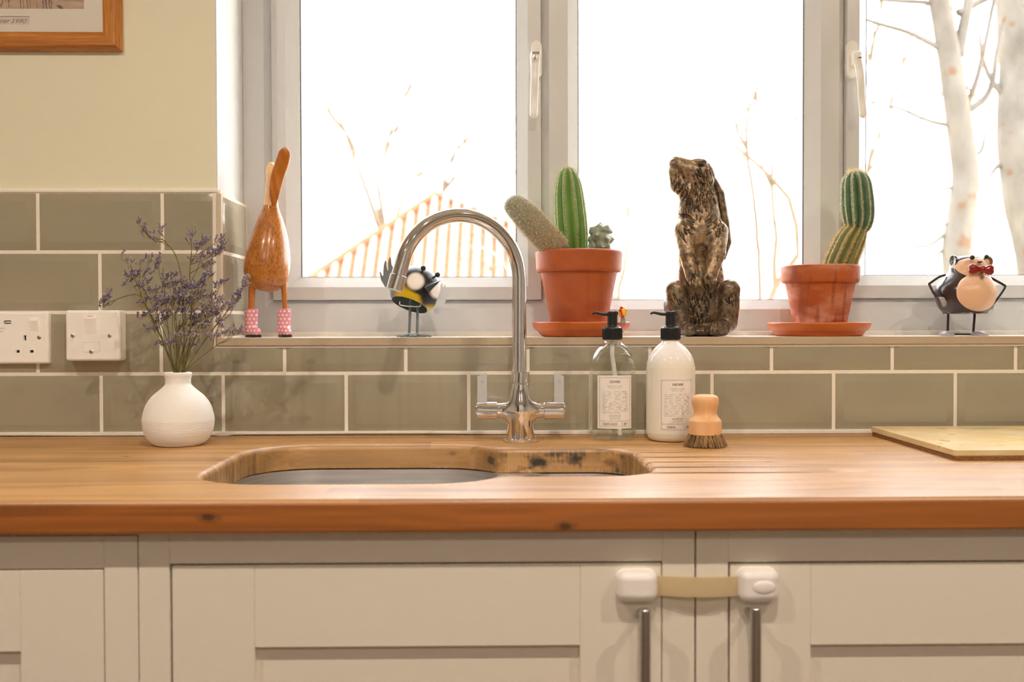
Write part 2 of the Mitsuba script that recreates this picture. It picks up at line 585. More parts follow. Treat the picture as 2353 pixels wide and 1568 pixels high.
gC = (gx(1328, YG1), gx(1846, YG1), gz(690, YG1), TOP - .02)
for h, s in ((hole_L, sL), (hole_R, sR)):
    g = .0012
    e_ = .008
    put('window_1', 'frame_bead', rect_ring([(*h, YF + .0002), (s[0] - g, s[1] + g, s[2] - g, s[3] + g, YF + .011), (s[0] - g, s[1] + g, s[2] - g, s[3] + g, YF + .0565), (s[0] + e_, s[1] - e_, s[2] + e_, s[3] - e_, YF + .0565),
                                             (s[0] + e_, s[1] - e_, s[2] + e_, s[3] - e_, YF + .064), (*h, YF + .064)]), 'mat_upvc', False)
put('window_1', 'glazing_bead', rect_ring([(*hole_C, YF + .0002), (gC[0], gC[1], gC[2], gC[3], YG1), (gC[0], gC[1], gC[2], gC[3], YF + .05), (*hole_C, YF + .05)]), 'mat_upvc', False)
GY = YF + .028


def pane(g):
    return trimesh.Trimesh([(g[0] - .004, GY, g[2] - .004), (g[1] + .004, GY, g[2] - .004), (g[1] + .004, GY, g[3] + .004), (g[0] - .004, GY, g[3] + .004)], [[0, 1, 2], [0, 2, 3]])


def gasket(g, y):
    i = .0014
    return rect_ring([(*g, y - .001), (g[0] + i, g[1] - i, g[2] + i * .6, g[3] - i, y), (g[0] + i, g[1] - i, g[2] + i * .6, g[3] - i, y + .004), (*g, y + .004)])


put('window_1', 'pane', pane(gC), 'mat_pane', False)
put('window_1', 'gasket', gasket(gC, YG1 + .0005), 'mat_gasket', False)
YS = YF - .003
sash = []
for s, fl, bl, fr, br, fb, bb in ((sL, 658, 692, 1213, 1187, 660, 637), (sR, 1972, 1988, 2520, 2500, 658, 634)):
    f = (fx(fl), fx(fr), fz(fb), s[3] - .025)
    g = (gx(bl, YG2), gx(br, YG2), gz(bb, YG2), s[3] - .045)
    c = .0015
    k = put('window_1', 'sash', rect_ring([(*s, YS + c), (s[0] + c, s[1] - c, s[2] + c, s[3] - c, YS), (*f, YS), (*g, YG2), (*g, YF + .055), (*s, YF + .055)]), 'mat_upvc', False)
    sash.append(k)
    put(k, 'pane', pane(g), 'mat_pane', False)
    put(k, 'gasket', gasket(g, YG2 + .0005), 'mat_gasket', False)


def handle(parent, cx, tilt, dxl, key):
    """A cockspur handle: back plate, lever with lock, and on one of them a key."""
    s = S(YS)
    y = YS

    def q(px, py):
        return P(px, py, y)
    pc, r = q(cx, 0), 12 * s
    a, b = q(cx, 97)[2], q(cx, 182)[2]
    plate = LineString([(pc[0], a - r), (pc[0], b + r)]).buffer(r)
    h = put(parent, 'handle', extrude_y(plate, y - .010, y + .001), 'mat_white_plastic', 30, label='white window handle')
    pad = affinity.scale(Point(pc[0], q(cx, 107)[2]).buffer(1), 7.5 * s, 10 * s)
    lc = np.array([q(cx + dxl * .4, 137)[0], y - .018, q(cx, 137)[2]])
    le = np.array([q(cx + dxl, 270)[0], y - .030, q(cx, 270)[2]])
    t = np.linspace(0, 1, 14)
    path = [lc + (le - lc) * u + np.array([0, -.006 * math.sin(math.pi * min(1, u * 1.4)), 0]) for u in t]
    rr = [10.5 * s + (9.0 - 10.5) * s * min(1, u * 2) for u in t]
    path += [path[-1] + (path[-1] - path[-2]) / np.linalg.norm(path[-1] - path[-2]) * 9 * s * q_ for q_ in (.35, .65, .86, .97, 1.0)]
    rr += [9.0 * s * q_ for q_ in (.94, .76, .5, .24, .02)]
    neck = rbox(lc[0] - 11 * s, lc[0] + 11 * s, y - .024, y - .008, lc[2] - 22 * s, lc[2] + 13 * s, .005)
    put(h, 'lever', cat(tube(path, rr, 20, 0.62), neck, extrude_y(pad, y - .0112, y - .009)), 'mat_white_plastic', 40)
    bar = np.array([lc[0] + dxl * s * .2, y - .0235, lc[2] - 4 * s])
    lock = cat(lathe([(5 * s, 0), (5 * s, .003), (4.4 * s, .0036)], (0, 0), 20))
    lock = rot(lock, [1, 0, 0], 90)
    lock.apply_translation(bar)
    put(h, 'lock', lock, 'mat_brushed', 30, label='metal lock barrel')
    slot = bx(bar[0] - 3 * s, bar[0] + 3 * s, bar[1] - .0042, bar[1] - .003, bar[2] - 1 * s, bar[2] + 1 * s)
    put(h, 'keyhole', slot, 'mat_dark', False)
    if key:
        bow = rbox(bar[0] - 8 * s, bar[0] + 11 * s, y - .046, y - .043, bar[2] + 1 * s, bar[2] + 8 * s, .0014)
        put(h, 'key', cat(bow, tube([(bar[0], y - .024, bar[2]), (bar[0], y - .046, bar[2] + 4 * s)], .0022, 10)), 'mat_chrome', 30, label='small chrome key in the lock')


handle(sash[0], 1232, 0, -7, True)
handle(sash[1], 1955, 0, 15, False)
mat('sill', plaster([0.70, 0.67, 0.62], 0.04), 0.3)
k = put('window_1', 'window_sill', cat(bx(xl + .001, xr - .001, YT + .002, YF + .01, SILL - .012, SILL), cbox(xl + .01, xr, YF - .012, YF + .002, SILL - .002, SILL + .0085, .002)), 'mat_sill', False, label='pale tiled sill ledge')
put(k, 'edge_strip', cbox(P(497, 785, YT)[0], xr, YT - .004, YT + .0021, SILL - .0125, SILL + .0004, .0008), 'mat_sill_edge', False, label='pale wood strip along the sill edge')
put(k, 'sealant', cbox(P(489, 785, YT)[0], xr, YT - .0005, YT + .003, SILL - .0165, SILL - .012, .0008), 'mat_sealant', False)

# ---------------------------------------------------------------- ceiling lamps
scene['mat_lamp_glass'] = tw({'type': 'diffuse', 'reflectance': rgb([.3, .3, .3])})
LAMP_NAMES = ['recessed ceiling spotlight above the left cabinet near the worktop', 'recessed ceiling spotlight in front of the sink', 'recessed ceiling spotlight in front of the right cabinet', 'recessed ceiling spotlight at the back of the room on the left', 'recessed ceiling spotlight at the back of the room on the right']
for i, (x, y) in enumerate(LAMP_SPOTS):
    t = thing('ceiling_light', LAMP_NAMES[i], 'ceiling light', 'recessed ceiling spotlights')
    a = np.arange(32) * 2 * np.pi / 32
    ring = loft([np.stack([x + r * np.cos(a), y + r * np.sin(a), np.full(32, z)], 1) for r, z in ((.044, 2.4), (.044, 2.397), (.040, 2.394), (.032, 2.394), (.030, 2.397), (.030, 2.4))], closed=True)
    put(t, 'rim', ring, 'mat_white_plastic', 30)
    v = np.vstack([np.stack([x + 0.021 * np.cos(a), y + 0.021 * np.sin(a), np.full(32, 2.3965)], 1), [[x, y, 2.3965]]])
    j = np.arange(32)
    k = put(t, 'bulb', trimesh.Trimesh(v, np.stack([(j + 1) % 32, j, j * 0 + 32], 1), process=False), 'mat_lamp_glass', False)
    scene[k]['emitter'] = {'type': 'area', 'radiance': rgb(LAMP)}
# ---------------------------------------------------------------- the worktop and its sink
YFRONT = 1.077
ZB = ZW - .0365
def top_xy(px, py, z=ZW):
    """The point at height z that the picture shows at this pixel."""
    a = P(px, py, 1.0) - EYE
    return EYE + a * ((z - EYE[2]) / a[2])


def rrect(x0, x1, y0, y1, r):
    return sbox(x0 + r, x1 - r, y0 + r, y1 - r).buffer(r, 24)


bx0, bx1 = -.362, .010
main = rrect(bx0, bx1, 1.185, 1.560, .095)
half = rrect(-.055, .196, 1.238, 1.508, .06)
hole = unary_union([main, half])
hole = hole.buffer(.035, 24).buffer(-.035, 24).buffer(-.012, 24).buffer(.012, 24)


def resample(poly, n):
    L = poly.exterior
    d = np.linspace(0, L.length, n, endpoint=False)
    p = np.array([L.interpolate(t).coords[0] for t in d])
    if Polygon(p).exterior.is_ccw is False:
        p = p[::-1]
    p = sum(np.roll(p, k, 0) for k in (-1, 0, 1)) / 3
    t = np.roll(p, -1, 0) - np.roll(p, 1, 0)
    t /= np.linalg.norm(t, axis=1, keepdims=True)
    return p, np.stack([t[:, 1], -t[:, 0]], 1)        # outward normals


def worktop():
    p, nrm = resample(hole, 360)
    r = .009
    prof = [(r * (1 - math.sin(a)), ZW - r * (1 - math.cos(a))) for a in np.linspace(0, math.pi / 2, 8)] + [(0.0, ZB + .001), (.001, ZB)]
    rings = [np.column_stack([p + nrm * o, np.full(len(p), z)]) for o, z in prof]
    xs = (RX0 + .001, RX1 - .001)
    yb = YT - .0025
    fp = [(YFRONT + .007 * (1 - math.sin(a)), ZW - .007 * (1 - math.cos(a))) for a in np.linspace(0, math.pi / 2, 7)] + [(YFRONT + .004 * (1 - math.cos(a)), ZB + .004 * (1 - math.sin(a))) for a in np.linspace(0, math.pi / 2, 5)]
    # solid: front edge profile along x, then the bowl cut out of it
    prof2 = [(yb, ZW)] + fp + [(yb, ZB)]
    solid = loft([[(x, y, z) for y, z in prof2] for x in xs])
    body = to_manifold(solid)
    # cutter: flares with the rounding of the rim
    cut = loft([np.column_stack([p + nrm * .001, np.full(len(p), ZB - .01)])] + [np.column_stack([p + nrm * o, np.full(len(p), z)]) for o, z in prof[::-1]][1:] + [np.column_stack([p + nrm * (r + .0002), np.full(len(p), ZW + .01)])])
    body = body - to_manifold(cut)
    # drainer grooves, deepest at the bowl
    for py, xe in ((1040, 1840), (1051, 1880), (1062, 1900), (1074, 1930), (1087, 1990)):
        y = top_xy(1600, py)[1]
        a, b = np.array([.15, y, ZW - .0005]), np.array([P(xe, py, y)[0], y, ZW + .0052])
        pts = [trimesh.creation.icosphere(2, .0055).vertices + c for c in (a, b)]
        body = body - to_manifold(trimesh.Trimesh(np.vstack(pts)).convex_hull)
    return from_manifold(body)


KN = [(x, y, z, s * .55) for x, y, z, s in [(top_xy(1035, 1045)[0], 1.56, ZW - .014, .0035), (P(1325, 1052, 1.508)[0], 1.508, ZW - .016, .007), (P(1240, 1060, 1.508)[0], 1.508, ZW - .022, .008), (P(1420, 1065, 1.508)[0], 1.500, ZW - .022, .010),
      (P(1120, 1060, 1.53)[0], 1.52, ZW - .02, .012), (P(1470, 1060, 1.45)[0] , 1.46, ZW - .02, .010), (P(480, 1195, YFRONT)[0], YFRONT, ZW - .018, .006), (P(1760, 1065, 1.35)[0], 1.35, ZW, .005), (P(1300, 1205, YFRONT)[0], YFRONT, ZW - .03, .005),
      (P(290, 1046, 1.43)[0], 1.43, ZW, .004)]]
_wt = wood(lin(184, 140, 86), lin(116, 78, 38), 0, 48, 1.3, .043, KN)
_wf = wood(lin(172, 98, 26), lin(74, 36, 8), 0, 34, 1.1, 0, KN)


def worktop_color(p, n, uv):
    edge = smoothstep(.7, .35, dr.abs(n.z)) * smoothstep(YFRONT + .02, YFRONT + .004, p.y)
    c = _wt(p, n, uv) * (1 - edge) + _wf(p, n, uv) * edge
    # damp staining of the bowl's back wall behind the half bowl, dark streaks running down, and pale limescale at its foot
    zone = smoothstep(-.02, .03, p.x) * smoothstep(.215, .19, p.x) * smoothstep(1.44, 1.49, p.y) * smoothstep(ZW - .001, ZW - .009, p.z)
    streak = noise(p.x * 420, p.y * 200, p.z * 25)
    patch = smoothstep(.40, .62, fbm(p.x * 34, p.y * 34, p.z * 50, 4) + .25 * (streak - .5))
    c = c * (1 - .78 * dr.clip(zone * patch, 0, 1))
    scale_ = smoothstep(.62, .8, fbm(p.x * 160, p.y * 160, p.z * 120)) * smoothstep(ZW - .022, ZW - .034, p.z) * smoothstep(1.42, 1.5, p.y)
    c = mix(c, [.5, .45, .38], .55 * dr.clip(scale_ * smoothstep(-.2, -.1, p.x), 0, 1))
    end = smoothstep(.5, .8, dr.abs(n.x)) * smoothstep(1.1, 1.2, p.y) * smoothstep(ZW, ZW - .01, p.z)
    return c * (1 - end * .5 * noise(p.x * 60, p.y * 220, p.z * 8))


def worktop_rough(p, n, uv):
    return 0.34 + 0.14 * fbm(p.x * 6, p.y * 14, p.z * 6)


mat('worktop', worktop_color, worktop_rough, spec=1.0, bump=lambda p, n, uv: 0.00025 * noise(p.x * 6, p.y * 300, p.z * 300) + 0.0006 * noise(p.x * 5, p.y * 12, p.z * 12), eps=3e-4)
t = thing('worktop', 'long oiled hardwood worktop with sink cut-out and drainer grooves', 'worktop')
put(t, 'slab', worktop(), 'mat_worktop', 28)


def bowl(poly, depth, name, parent):
    p, nrm = resample(poly.buffer(.003, 24), 240)
    zt = ZB - .0003
    prof = [(.028, zt), (.003, zt), (0, zt - .002), (-.004, zt - depth * .5), (-.008, zt - depth + .03), (-.016, zt - depth + .010), (-.032, zt - depth + .001), (-.05, zt - depth)]
    rings = [np.column_stack([p + nrm * o, np.full(len(p), z)]) for o, z in prof]
    m = loft(rings, cap=False)
    c = p.mean(0)
    v = np.vstack([m.vertices, [[c[0], c[1], zt - depth - .002]]])
    b, n = (len(prof) - 1) * len(p), len(p)
    j = np.arange(n)
    m = trimesh.Trimesh(v, np.vstack([m.faces, np.stack([b + j, b + (j + 1) % n, np.full(n, len(v) - 1)], 1)]), process=False)
    put(parent, name, m, 'mat_steel', 40)
    dm = lathe([(0.0, zt - depth - .001), (.038, zt - depth - .001), (.040, zt - depth + .001), (.036, zt - depth + .0025), (.030, zt - depth + .001), (0, zt - depth)], c, 32)
    return put(parent, 'drain', dm, 'mat_chrome', 30)


t = thing('sink', 'stainless steel undermount sink with one and a half bowls', 'sink')
bowl(rrect(bx0 - .0, bx1 - .004, 1.185, 1.560, .095), .19, 'main_bowl', t)
bowl(rrect(bx1 + .018, .196, 1.240, 1.508, .06), .13, 'half_bowl', t)


# ---------------------------------------------------------------- cabinets
YC = 1.101                                   # face of the cabinet frames
def cx_(px, py=1400):
    return P(px, py, YC)[0]


def cz_(py, px=900):
    return P(px, py, YC)[2]


ZP = .15


def cabinet(label, xs, zt, zr, door_l, door_r, dst_l, dst_r, zd, zrail, handle_x=None, right=True):
    """xs: outer left, inner left, inner right, outer right of the face frame; then the door in it."""
    t = thing('base_cabinet', label, 'cabinet')
    X0, X1, X2, X3 = xs
    c = .0008
    th = .022
    put(t, 'face_stile', cbox(X0, X1, YC, YC + th, ZP, zt, c), 'mat_cabinet', False)
    put(t, 'face_stile', cbox(X2, X3, YC, YC + th, ZP, zt, c), 'mat_cabinet', False)
    put(t, 'face_rail', cbox(X1, X2, YC + .0002, YC + th, zr, zt, c), 'mat_cabinet', False)
    put(t, 'face_rail', cbox(X1, X2, YC + .0002, YC + th, ZP, ZP + .03, c), 'mat_cabinet', False)
    put(t, 'carcass', bx(X0 + .001, X3 - .001, YC + th, YC + th + .018, ZP, min(zt, .70)), 'mat_dark', False)
    d = t + '__door'
    zb = ZP + .034
    put(d, 'stile', cbox(door_l, dst_l, YC + .001, YC + th - .001, zb, zd, c), 'mat_cabinet', False)
    put(d, 'stile', cbox(dst_r, door_r, YC + .001, YC + th - .001, zb, zd, c), 'mat_cabinet', False)
    put(d, 'rail', cbox(dst_l, dst_r, YC + .0012, YC + th - .001, zrail, zd, c), 'mat_cabinet', False)
    put(d, 'rail', cbox(dst_l, dst_r, YC + .0012, YC + th - .001, zb, zb + .085, c), 'mat_cabinet', False)
    put(d, 'panel', bx(dst_l - .004, dst_r + .004, YC + .0105, YC + .016, zb + .08, zrail + .004), 'mat_cabinet', False)
    put(t, 'plinth', bx(X0, X3, YC + .05, YC + .066, 0, ZP), 'mat_cabinet', False)
    if handle_x is not None:
        hx, hz = handle_x
        yb = YC - .030
        r = .0062
        bar = tube([(hx, yb, hz), (hx, yb, hz - .001), (hx, yb, hz - .209), (hx, yb, hz - .21)], [r * .85, r, r, r * .85], 24)
        m = cat(bar, tube([(hx, yb, hz - .012), (hx, YC + .002, hz - .012)], .0045, 16), tube([(hx, yb, hz - .198), (hx, YC + .002, hz - .198)], .0045, 16))
        put(d, 'handle', m, 'mat_brushed', 30, label='brushed steel bar handle')
    return t


zt = ZB - .0008
YH = YC - .030
hz1, hz2 = P(1482, 1400, YH)[2], P(1736, 1397, YH)[2]
cabinet('cream shaker base cabinet in the left corner, cut off by the picture edge', (cx_(240) - .60, cx_(240) - .565, cx_(240), cx_(316.5)), ZB - .0055, cz_(1308, 120), cx_(240) - .562, cx_(237), cx_(45) - .32, cx_(45), cz_(1311, 120), cz_(1500, 20))
cabinet('cream shaker base cabinet under the sink with bar handle on the right', (cx_(319), cx_(390), cx_(1522), cx_(1596)), zt, cz_(1294), cx_(395), cx_(1520), cx_(584), cx_(1333), cz_(1299), cz_(1488), (P(1482, 1450, YH)[0], hz1))
cabinet('cream shaker base cabinet right of the sink unit with handle on its left', (cx_(1600), cx_(1673), cx_(2850), cx_(2920)), zt, cz_(1291, 1900), cx_(1678), cx_(2846), cx_(1864), cx_(2660), cz_(1296, 1900), cz_(1484, 1900), (P(1736, 1450, YH)[0], hz2))

# child lock
mat('lock_white', [0.78, 0.75, 0.74], 0.3)
t = thing('child_safety_lock', 'white child safety strap lock joining the two cabinet doors', 'child lock')
for i, (a, b, c_, d_) in enumerate(((1417, 1511, 1312, 1384), (1697, 1790, 1308, 1385))):
    yk = YC - .010
    p0, p1 = P(a, d_, yk), P(b, c_, yk)
    m = to_manifold(rbox(p0[0], p1[0], YC - .017, YC + .012, p0[2], p1[2], .010, 3)) ^ to_manifold(bx(p0[0] - .1, p1[0] + .1, YC - .1, YC + .0012, p0[2] - .1, p1[2] + .1))
    k = put(t, 'pad', from_manifold(m), 'mat_lock_white', 40)
    if i:
        q = (p0 + p1) / 2
        put(k, 'button', ellipsoid((q[0] + .004, YC - .0172, q[2]), (.012, .0022, .007), 3), 'mat_lock_white', True)
a, b = P(1505, 1346, YC - .006), P(1705, 1347, YC - .006)
xs = np.linspace(a[0], b[0], 24)
h = .0105
rings = [[(x, YC - .0045 - .007 * math.sin(math.pi * (i / 23)), a[2] + (b[2] - a[2]) * i / 23 + s * h) for s in (-1, 1)] + [(x, YC - .0065 - .007 * math.sin(math.pi * (i / 23)), a[2] + (b[2] - a[2]) * i / 23 + s * h) for s in (1, -1)] for i, x in enumerate(xs)]
scene['mat_strap'] = {'type': 'principledthin', 'base_color': rgb([0.86, 0.76, 0.56]), 'roughness': 0.35, 'diff_trans': 0.9, 'spec_trans': 0.35, 'eta': 1.3}
put(t, 'strap', loft(rings), 'mat_strap', 40, label='yellowed see-through strap')
# ---------------------------------------------------------------- things on the worktop
def prof_px(rows, cxp, Y):
    """(half width px, row px) pairs, from top to bottom, as a lathe profile in metres, and the axis."""
    c = P(cxp, 780, Y)
    return [(r * S(Y), P(cxp, y, Y)[2]) for r, y in rows[::-1]], (c[0], Y)


# mixer tap
t = thing('mixer_tap', 'chrome swan-neck mixer tap with two lever handles behind the sink', 'tap')
YTAP = 1.594
tc = P(1196, 900, YTAP)
s = S(YTAP)
px = lambda x, y: ((x - 1196) * s + tc[0], P(1196, y, YTAP)[2])


def tap_body(p):
    q = p - [tc[0], YTAP, 0]
    z943, ztop, zbot = px(0, 943)[1], px(0, 881.5)[1], px(0, 1011)[1]
    r = np.hypot(q[:, 0], q[:, 1])
    zz = np.clip((q[:, 2] - z943) / (ztop - z943), 0, 1)
    rad = (31.5 + (20.8 - 31.5) * (zz * zz * (3 - 2 * zz))) * s
    body = smax(r - rad, np.maximum(q[:, 2] - ztop, zbot - q[:, 2]), .0015)
    h = np.hypot(q[:, 1], q[:, 2] - z943)
    arm = np.maximum(h - 17.2 * s, np.abs(q[:, 0]) - 55.0 * s)
    return smin(body, arm, .012)


put(t, 'body', surface_nets(tap_body, (tc[0] - .05, YTAP - .03, px(0, 1018)[1]), (tc[0] + .05, YTAP + .03, px(0, 874)[1]), .0011), 'mat_chrome', True)
put(t, 'base_flange', lathe([(0, ZW), (40.5 * s, ZW), (41.5 * s, ZW + .001), (41.5 * s, ZW + .0045), (39.5 * s, ZW + .0058), (33 * s, ZW + .0062), (0, ZW + .0062)], tc[:2], 64), 'mat_chrome', 30)
put(t, 'collar', lathe([(0, px(0, 879)[1]), (19 * s, px(0, 880)[1]), (21.2 * s, px(0, 878)[1]), (21.6 * s, px(0, 856.5)[1]), (20.8 * s, px(0, 854.8)[1]), (0, px(0, 854.8)[1])], tc[:2], 48), 'mat_chrome', 30)
phi = math.radians(20)
ud = np.array([-math.cos(phi), -math.sin(phi), 0])
xs0 = P(1193, 800, YTAP)[0]
R = .0945
zc = px(0, 640)[1]
pts = [(xs0, YTAP, px(0, 857)[1]), (xs0, YTAP, px(0, 750)[1])]
for a in np.linspace(0, math.radians(166), 44):
    o = R * (1 - math.cos(a))
    pts.append((xs0 + ud[0] * o, YTAP + ud[1] * o, zc + R * math.sin(a)))
pts = np.array(pts)
d = pts[-1] - pts[-2]
d /= np.linalg.norm(d)
pts = np.vstack([pts, pts[-1] + d * .012, pts[-1] + d * .022])
put(t, 'spout', tube(pts, .0111, 32), 'mat_chrome', 40)
e = pts[-1]
put(t, 'nozzle', tube([e - d * .0005, e, e + d * .0005, e + d * .022, e + d * .0225, e + d * .0225], [.0111, .0122, .0126, .0124, .0115, .002], 32), 'mat_chrome', 30)
for sg, nm in ((-1, 'H'), (1, 'C')):
    hub_pts = [(sg * (53.5) * s, 17), (sg * 54 * s, 20.6), (sg * 55 * s, 21.2), (sg * 98 * s, 20.2), (sg * 100 * s, 19), (sg * 100.2 * s, 12), (sg * 102.5 * s, 11), (sg * 103 * s, 9), (sg * 103 * s, .2)]
    hub = tube([(tc[0] + x, YTAP, px(0, 943)[1]) for x, _ in hub_pts], [r * s for _, r in hub_pts], 40)
    k = put(t, 'handle', hub, 'mat_chrome', 30)
    xa, xb = tc[0] + sg * 77 * s, tc[0] + sg * 99 * s
    zb, z0_, z1_ = px(0, 925)[1], px(0, 864 if sg < 0 else 864)[1], px(0, 856)[1]
    inner, outer = (xa, xb)
    poly = Polygon([(outer, zb), (inner, zb), (inner, z1_), (outer, z0_)])
    poly = poly.buffer(-.0006).buffer(.0006)
    lev = extrude_y(poly, YTAP - .012, YTAP - .0075)
    lev = rot(lev, [1, 0, 0], -4, (0, YTAP - .010, zb))
    put(k, 'lever', lev, 'mat_chrome', 30)
    tm = meshkit.text_mesh(nm, .0042, .0003)
    tm = rot(tm, [1, 0, 0], 90)
    tm.apply_translation((tc[0] + sg * 88 * s - .0015, YTAP - .0141, px(0, 880)[1]))
    put(k, 'letter', tm, 'mat_brushed', False)

# vase with dried flowers
YV = 1.565
vp, vc = prof_px([(22, 858.5), (27.5, 855.5), (30.5, 858), (30.8, 863), (28.8, 869), (28, 877), (30, 885), (41, 896), (58, 911), (72, 932), (79, 958), (79.5, 972), (76, 992), (66, 1010), (52, 1022), (46, 1025), (40, 1026)], 408.5, YV)
zvb = ZW + .0005
vp = [(r, max(z, zvb)) for r, z in fine(vp, 6)]
vp[0] = (0.0, zvb)
inner = [(r - .0032, z) for r, z in vp if z > vp[-1][1] - .03 and r > .0032]
full = [(0, zvb)] + [q for q in vp if q[0] > 0] + [(inner[-1][0] - .0005, inner[-1][1] - .003)] + [(q[0], q[1]) for q in inner[::-1][2:]] + [(0, inner[0][1])]


def vase_bump(p, n, uv):
    return 0.0008 * fbm(p.x * 560, p.y * 560, p.z * 560, 2) + .0010 * noise(p.x * 50, p.y * 50, p.z * 50)


def vase_col(p, n, uv):
    st = smoothstep(.55, .75, fbm(p.x * 40, p.y * 40, p.z * 22)) * smoothstep(.985, 1.02, p.z)
    return mi.Color3f([.82, .80, .77]) * (1 - .12 * st)


mat('vase', vase_col, 0.65, bump=vase_bump, eps=2e-4)
t = thing('vase', 'round white textured ceramic vase holding dried purple flowers', 'vase')
put(t, 'body', lathe(full, vc, 96), 'mat_vase', 50)

rng = np.random.default_rng(11)
mat('flower_stem', VC, 0.7)
mat('blossom', VC, 0.8)
OCT_V = np.array([[1, 0, 0], [-1, 0, 0], [0, 1, 0], [0, -1, 0], [0, 0, 1], [0, 0, -1]], float)
OCT_F = np.array([[0, 2, 4], [2, 1, 4], [1, 3, 4], [3, 0, 4], [2, 0, 5], [1, 2, 5], [3, 1, 5], [0, 3, 5]])


def florets(cl):
    """cl: list of (point, direction, size, tone) as little buds with pale tips; one mesh and its vertex colours."""
    V, F, C, n = [], [], [], 0
    for p, d, sz, tone in cl:
        d = d / np.linalg.norm(d)
        a = np.cross(d, [.3, .5, .8])
        a /= np.linalg.norm(a)
        b = np.cross(d, a)
        M = np.stack([a * .42, b * .42, d], 0) * sz
        V.append(OCT_V @ M + p)
        F.append(OCT_F + n)
        n += 6
        base = np.array([lin(92, 84, 108), lin(116, 108, 140), lin(160, 142, 140), lin(120, 102, 94)][tone])
        tip = np.array([lin(146, 138, 168), lin(186, 180, 200), lin(224, 212, 206), lin(164, 144, 134)][tone])
        C.append(np.array([base, base, base, base, tip, base * .7]))
    return trimesh.Trimesh(np.vstack(V), np.vstack(F), process=False), np.vstack(C)


VT = np.array([P(408, 858, YV)[0], YV, P(408, 858, YV)[2]])


def spray(pts, clusters, label, group, thick=.0011, branches=True, lw=1.0):
    """One dried sprig: px waypoints (x, y, depth offset) of its main stem; clusters (x, y, dy, length px, angle, n)."""
    t = BUNCH
    w = np.array([P(x, y, YV + d) for x, y, d in pts])
    w = fine(w, 7)
    stems, cols, fl = [], [], []

    def stem(p, r0, r1, col):
        m = tube(p, np.linspace(r0, r1, len(p)), 5)
        stems.append(m)
        cols.append(np.tile(col, (len(m.vertices), 1)) * (0.8 + .4 * rng.random((len(m.vertices), 1))))
    green, brown = np.array(lin(106, 100, 48)), np.array(lin(128, 104, 66))
    stem(w, thick, thick * .55, green)
    for (x, y, dy, ln, ang, n, tone) in clusters:
        c = P(x, y, YV + dy)
        k = np.argmin(np.linalg.norm(w - (c + np.array([0, 0, -.03])), axis=1))
        base = w[max(k - 1, 0)]
        mid = base * .45 + c * .55 + np.array([0, 0, -.004]) + rng.normal(0, .002, 3)
        br = fine(np.array([base, mid, c]), 5)
        stem(br, thick * .6, thick * .35, green * .5 + brown * .5)
        ax = np.array([math.cos(math.radians(ang)), rng.normal(0, .25), math.sin(math.radians(ang))])
        ax /= np.linalg.norm(ax)
        L = ln * S(YV)
        # spikelets: short twigs with buds along their upper sides
        ns = max(4, n // 6)
        for i in range(ns):
            u = (i + .5) / ns - .5
            o = c + ax * L * u + rng.normal(0, .0016, 3)
            dirn = np.array([ax[0] * .6 + rng.normal(0, .75), rng.normal(0, .6), .75 + .3 * rng.random() + ax[2] * .4])
            dirn /= np.linalg.norm(dirn)
            l2 = (.006 + .006 * rng.random()) * lw
            stem(np.array([c + ax * L * u * .7 - np.array([0, 0, .005]), o, o + dirn * l2]), thick * .3, thick * .2, brown)
            for j in range(22):
                f = (j + 1) / 22
                q = o + dirn * l2 * f + rng.normal(0, .0008, 3)
                dd = dirn + rng.normal(0, .6, 3)
                fl.append((q, dd, .0014 + .0010 * rng.random(), int(rng.choice(4, p=[.4, .3, .2, .1]) if tone == 0 else rng.choice(4, p=[.12, .2, .5, .18]))))
    m = cat(*stems)
    k = put(t, 'sprig', m, 'mat_flower_stem', True, color=np.vstack(cols), label=label)
    if fl:
        m, c = florets(fl)
        put(k, 'blossom', m, 'mat_blossom', False, color=c, kind='stuff')


BUNCH = thing('dried_flowers', 'bunch of dried purple and lilac flower sprigs standing in the white vase', 'dried flowers')
GR = 'dried sprigs in the middle of the bunch'
LM = None
b0 = [(392, 905, 0), (398, 862, -.004)]
spray([(415, 905, .004), (404, 850, 0), (352, 740, -.01), (320, 668, -.015), (300, 610, -.012)], [(291, 598, -.012, 40, 150, 27, 1), (322, 600, -.012, 30, 20, 27, 1), (312, 632, -.014, 60, 10, 63, 0), (300, 640, -.012, 60, 30, 45, 0), (328, 655, -.015, 55, 15, 45, 0), (345, 598, -.01, 30, 20, 18, 1)], 'dried sprig leaning left with pale curled tips above the switch box', None)
spray([(418, 905, .0), (402, 852, .002), (368, 770, -.006), (345, 720, -.012), (316, 678, -.02), (262, 690, -.024)], [(243, 686, -.024, 32, 60, 54, 0), (236, 700, -.024, 22, 70, 27, 0)], 'lowest left dried sprig reaching out over the wall switch', None)
spray([(410, 905, .003), (420, 850, .004), (424, 740, .002), (420, 660, .004), (404, 588, .006), (372, 548, .006)], [(326, 520, .006, 40, 130, 45, 1), (352, 545, .006, 30, 140, 36, 1), (370, 532, .006, 26, 110, 27, 1), (336, 540, .006, 30, 160, 27, 1)], 'tallest dried sprig arching left with pale top', None, .0012)
spray([(404, 905, .0), (424, 850, .003), (440, 740, .01), (436, 640, .012), (440, 580, .012)], [(440, 545, .012, 34, 80, 45, 1), (462, 560, .01, 40, 40, 72, 0), (462, 590, .012, 60, 20, 90, 1), (500, 580, .008, 40, 30, 63, 0), (505, 550, .008, 26, 40, 27, 1), (475, 610, .012, 40, 10, 63, 1), (510, 565, .01, 26, 60, 36, 0)], 'tall dried sprig on the right with a lilac head before the corner strip', None, .0012)
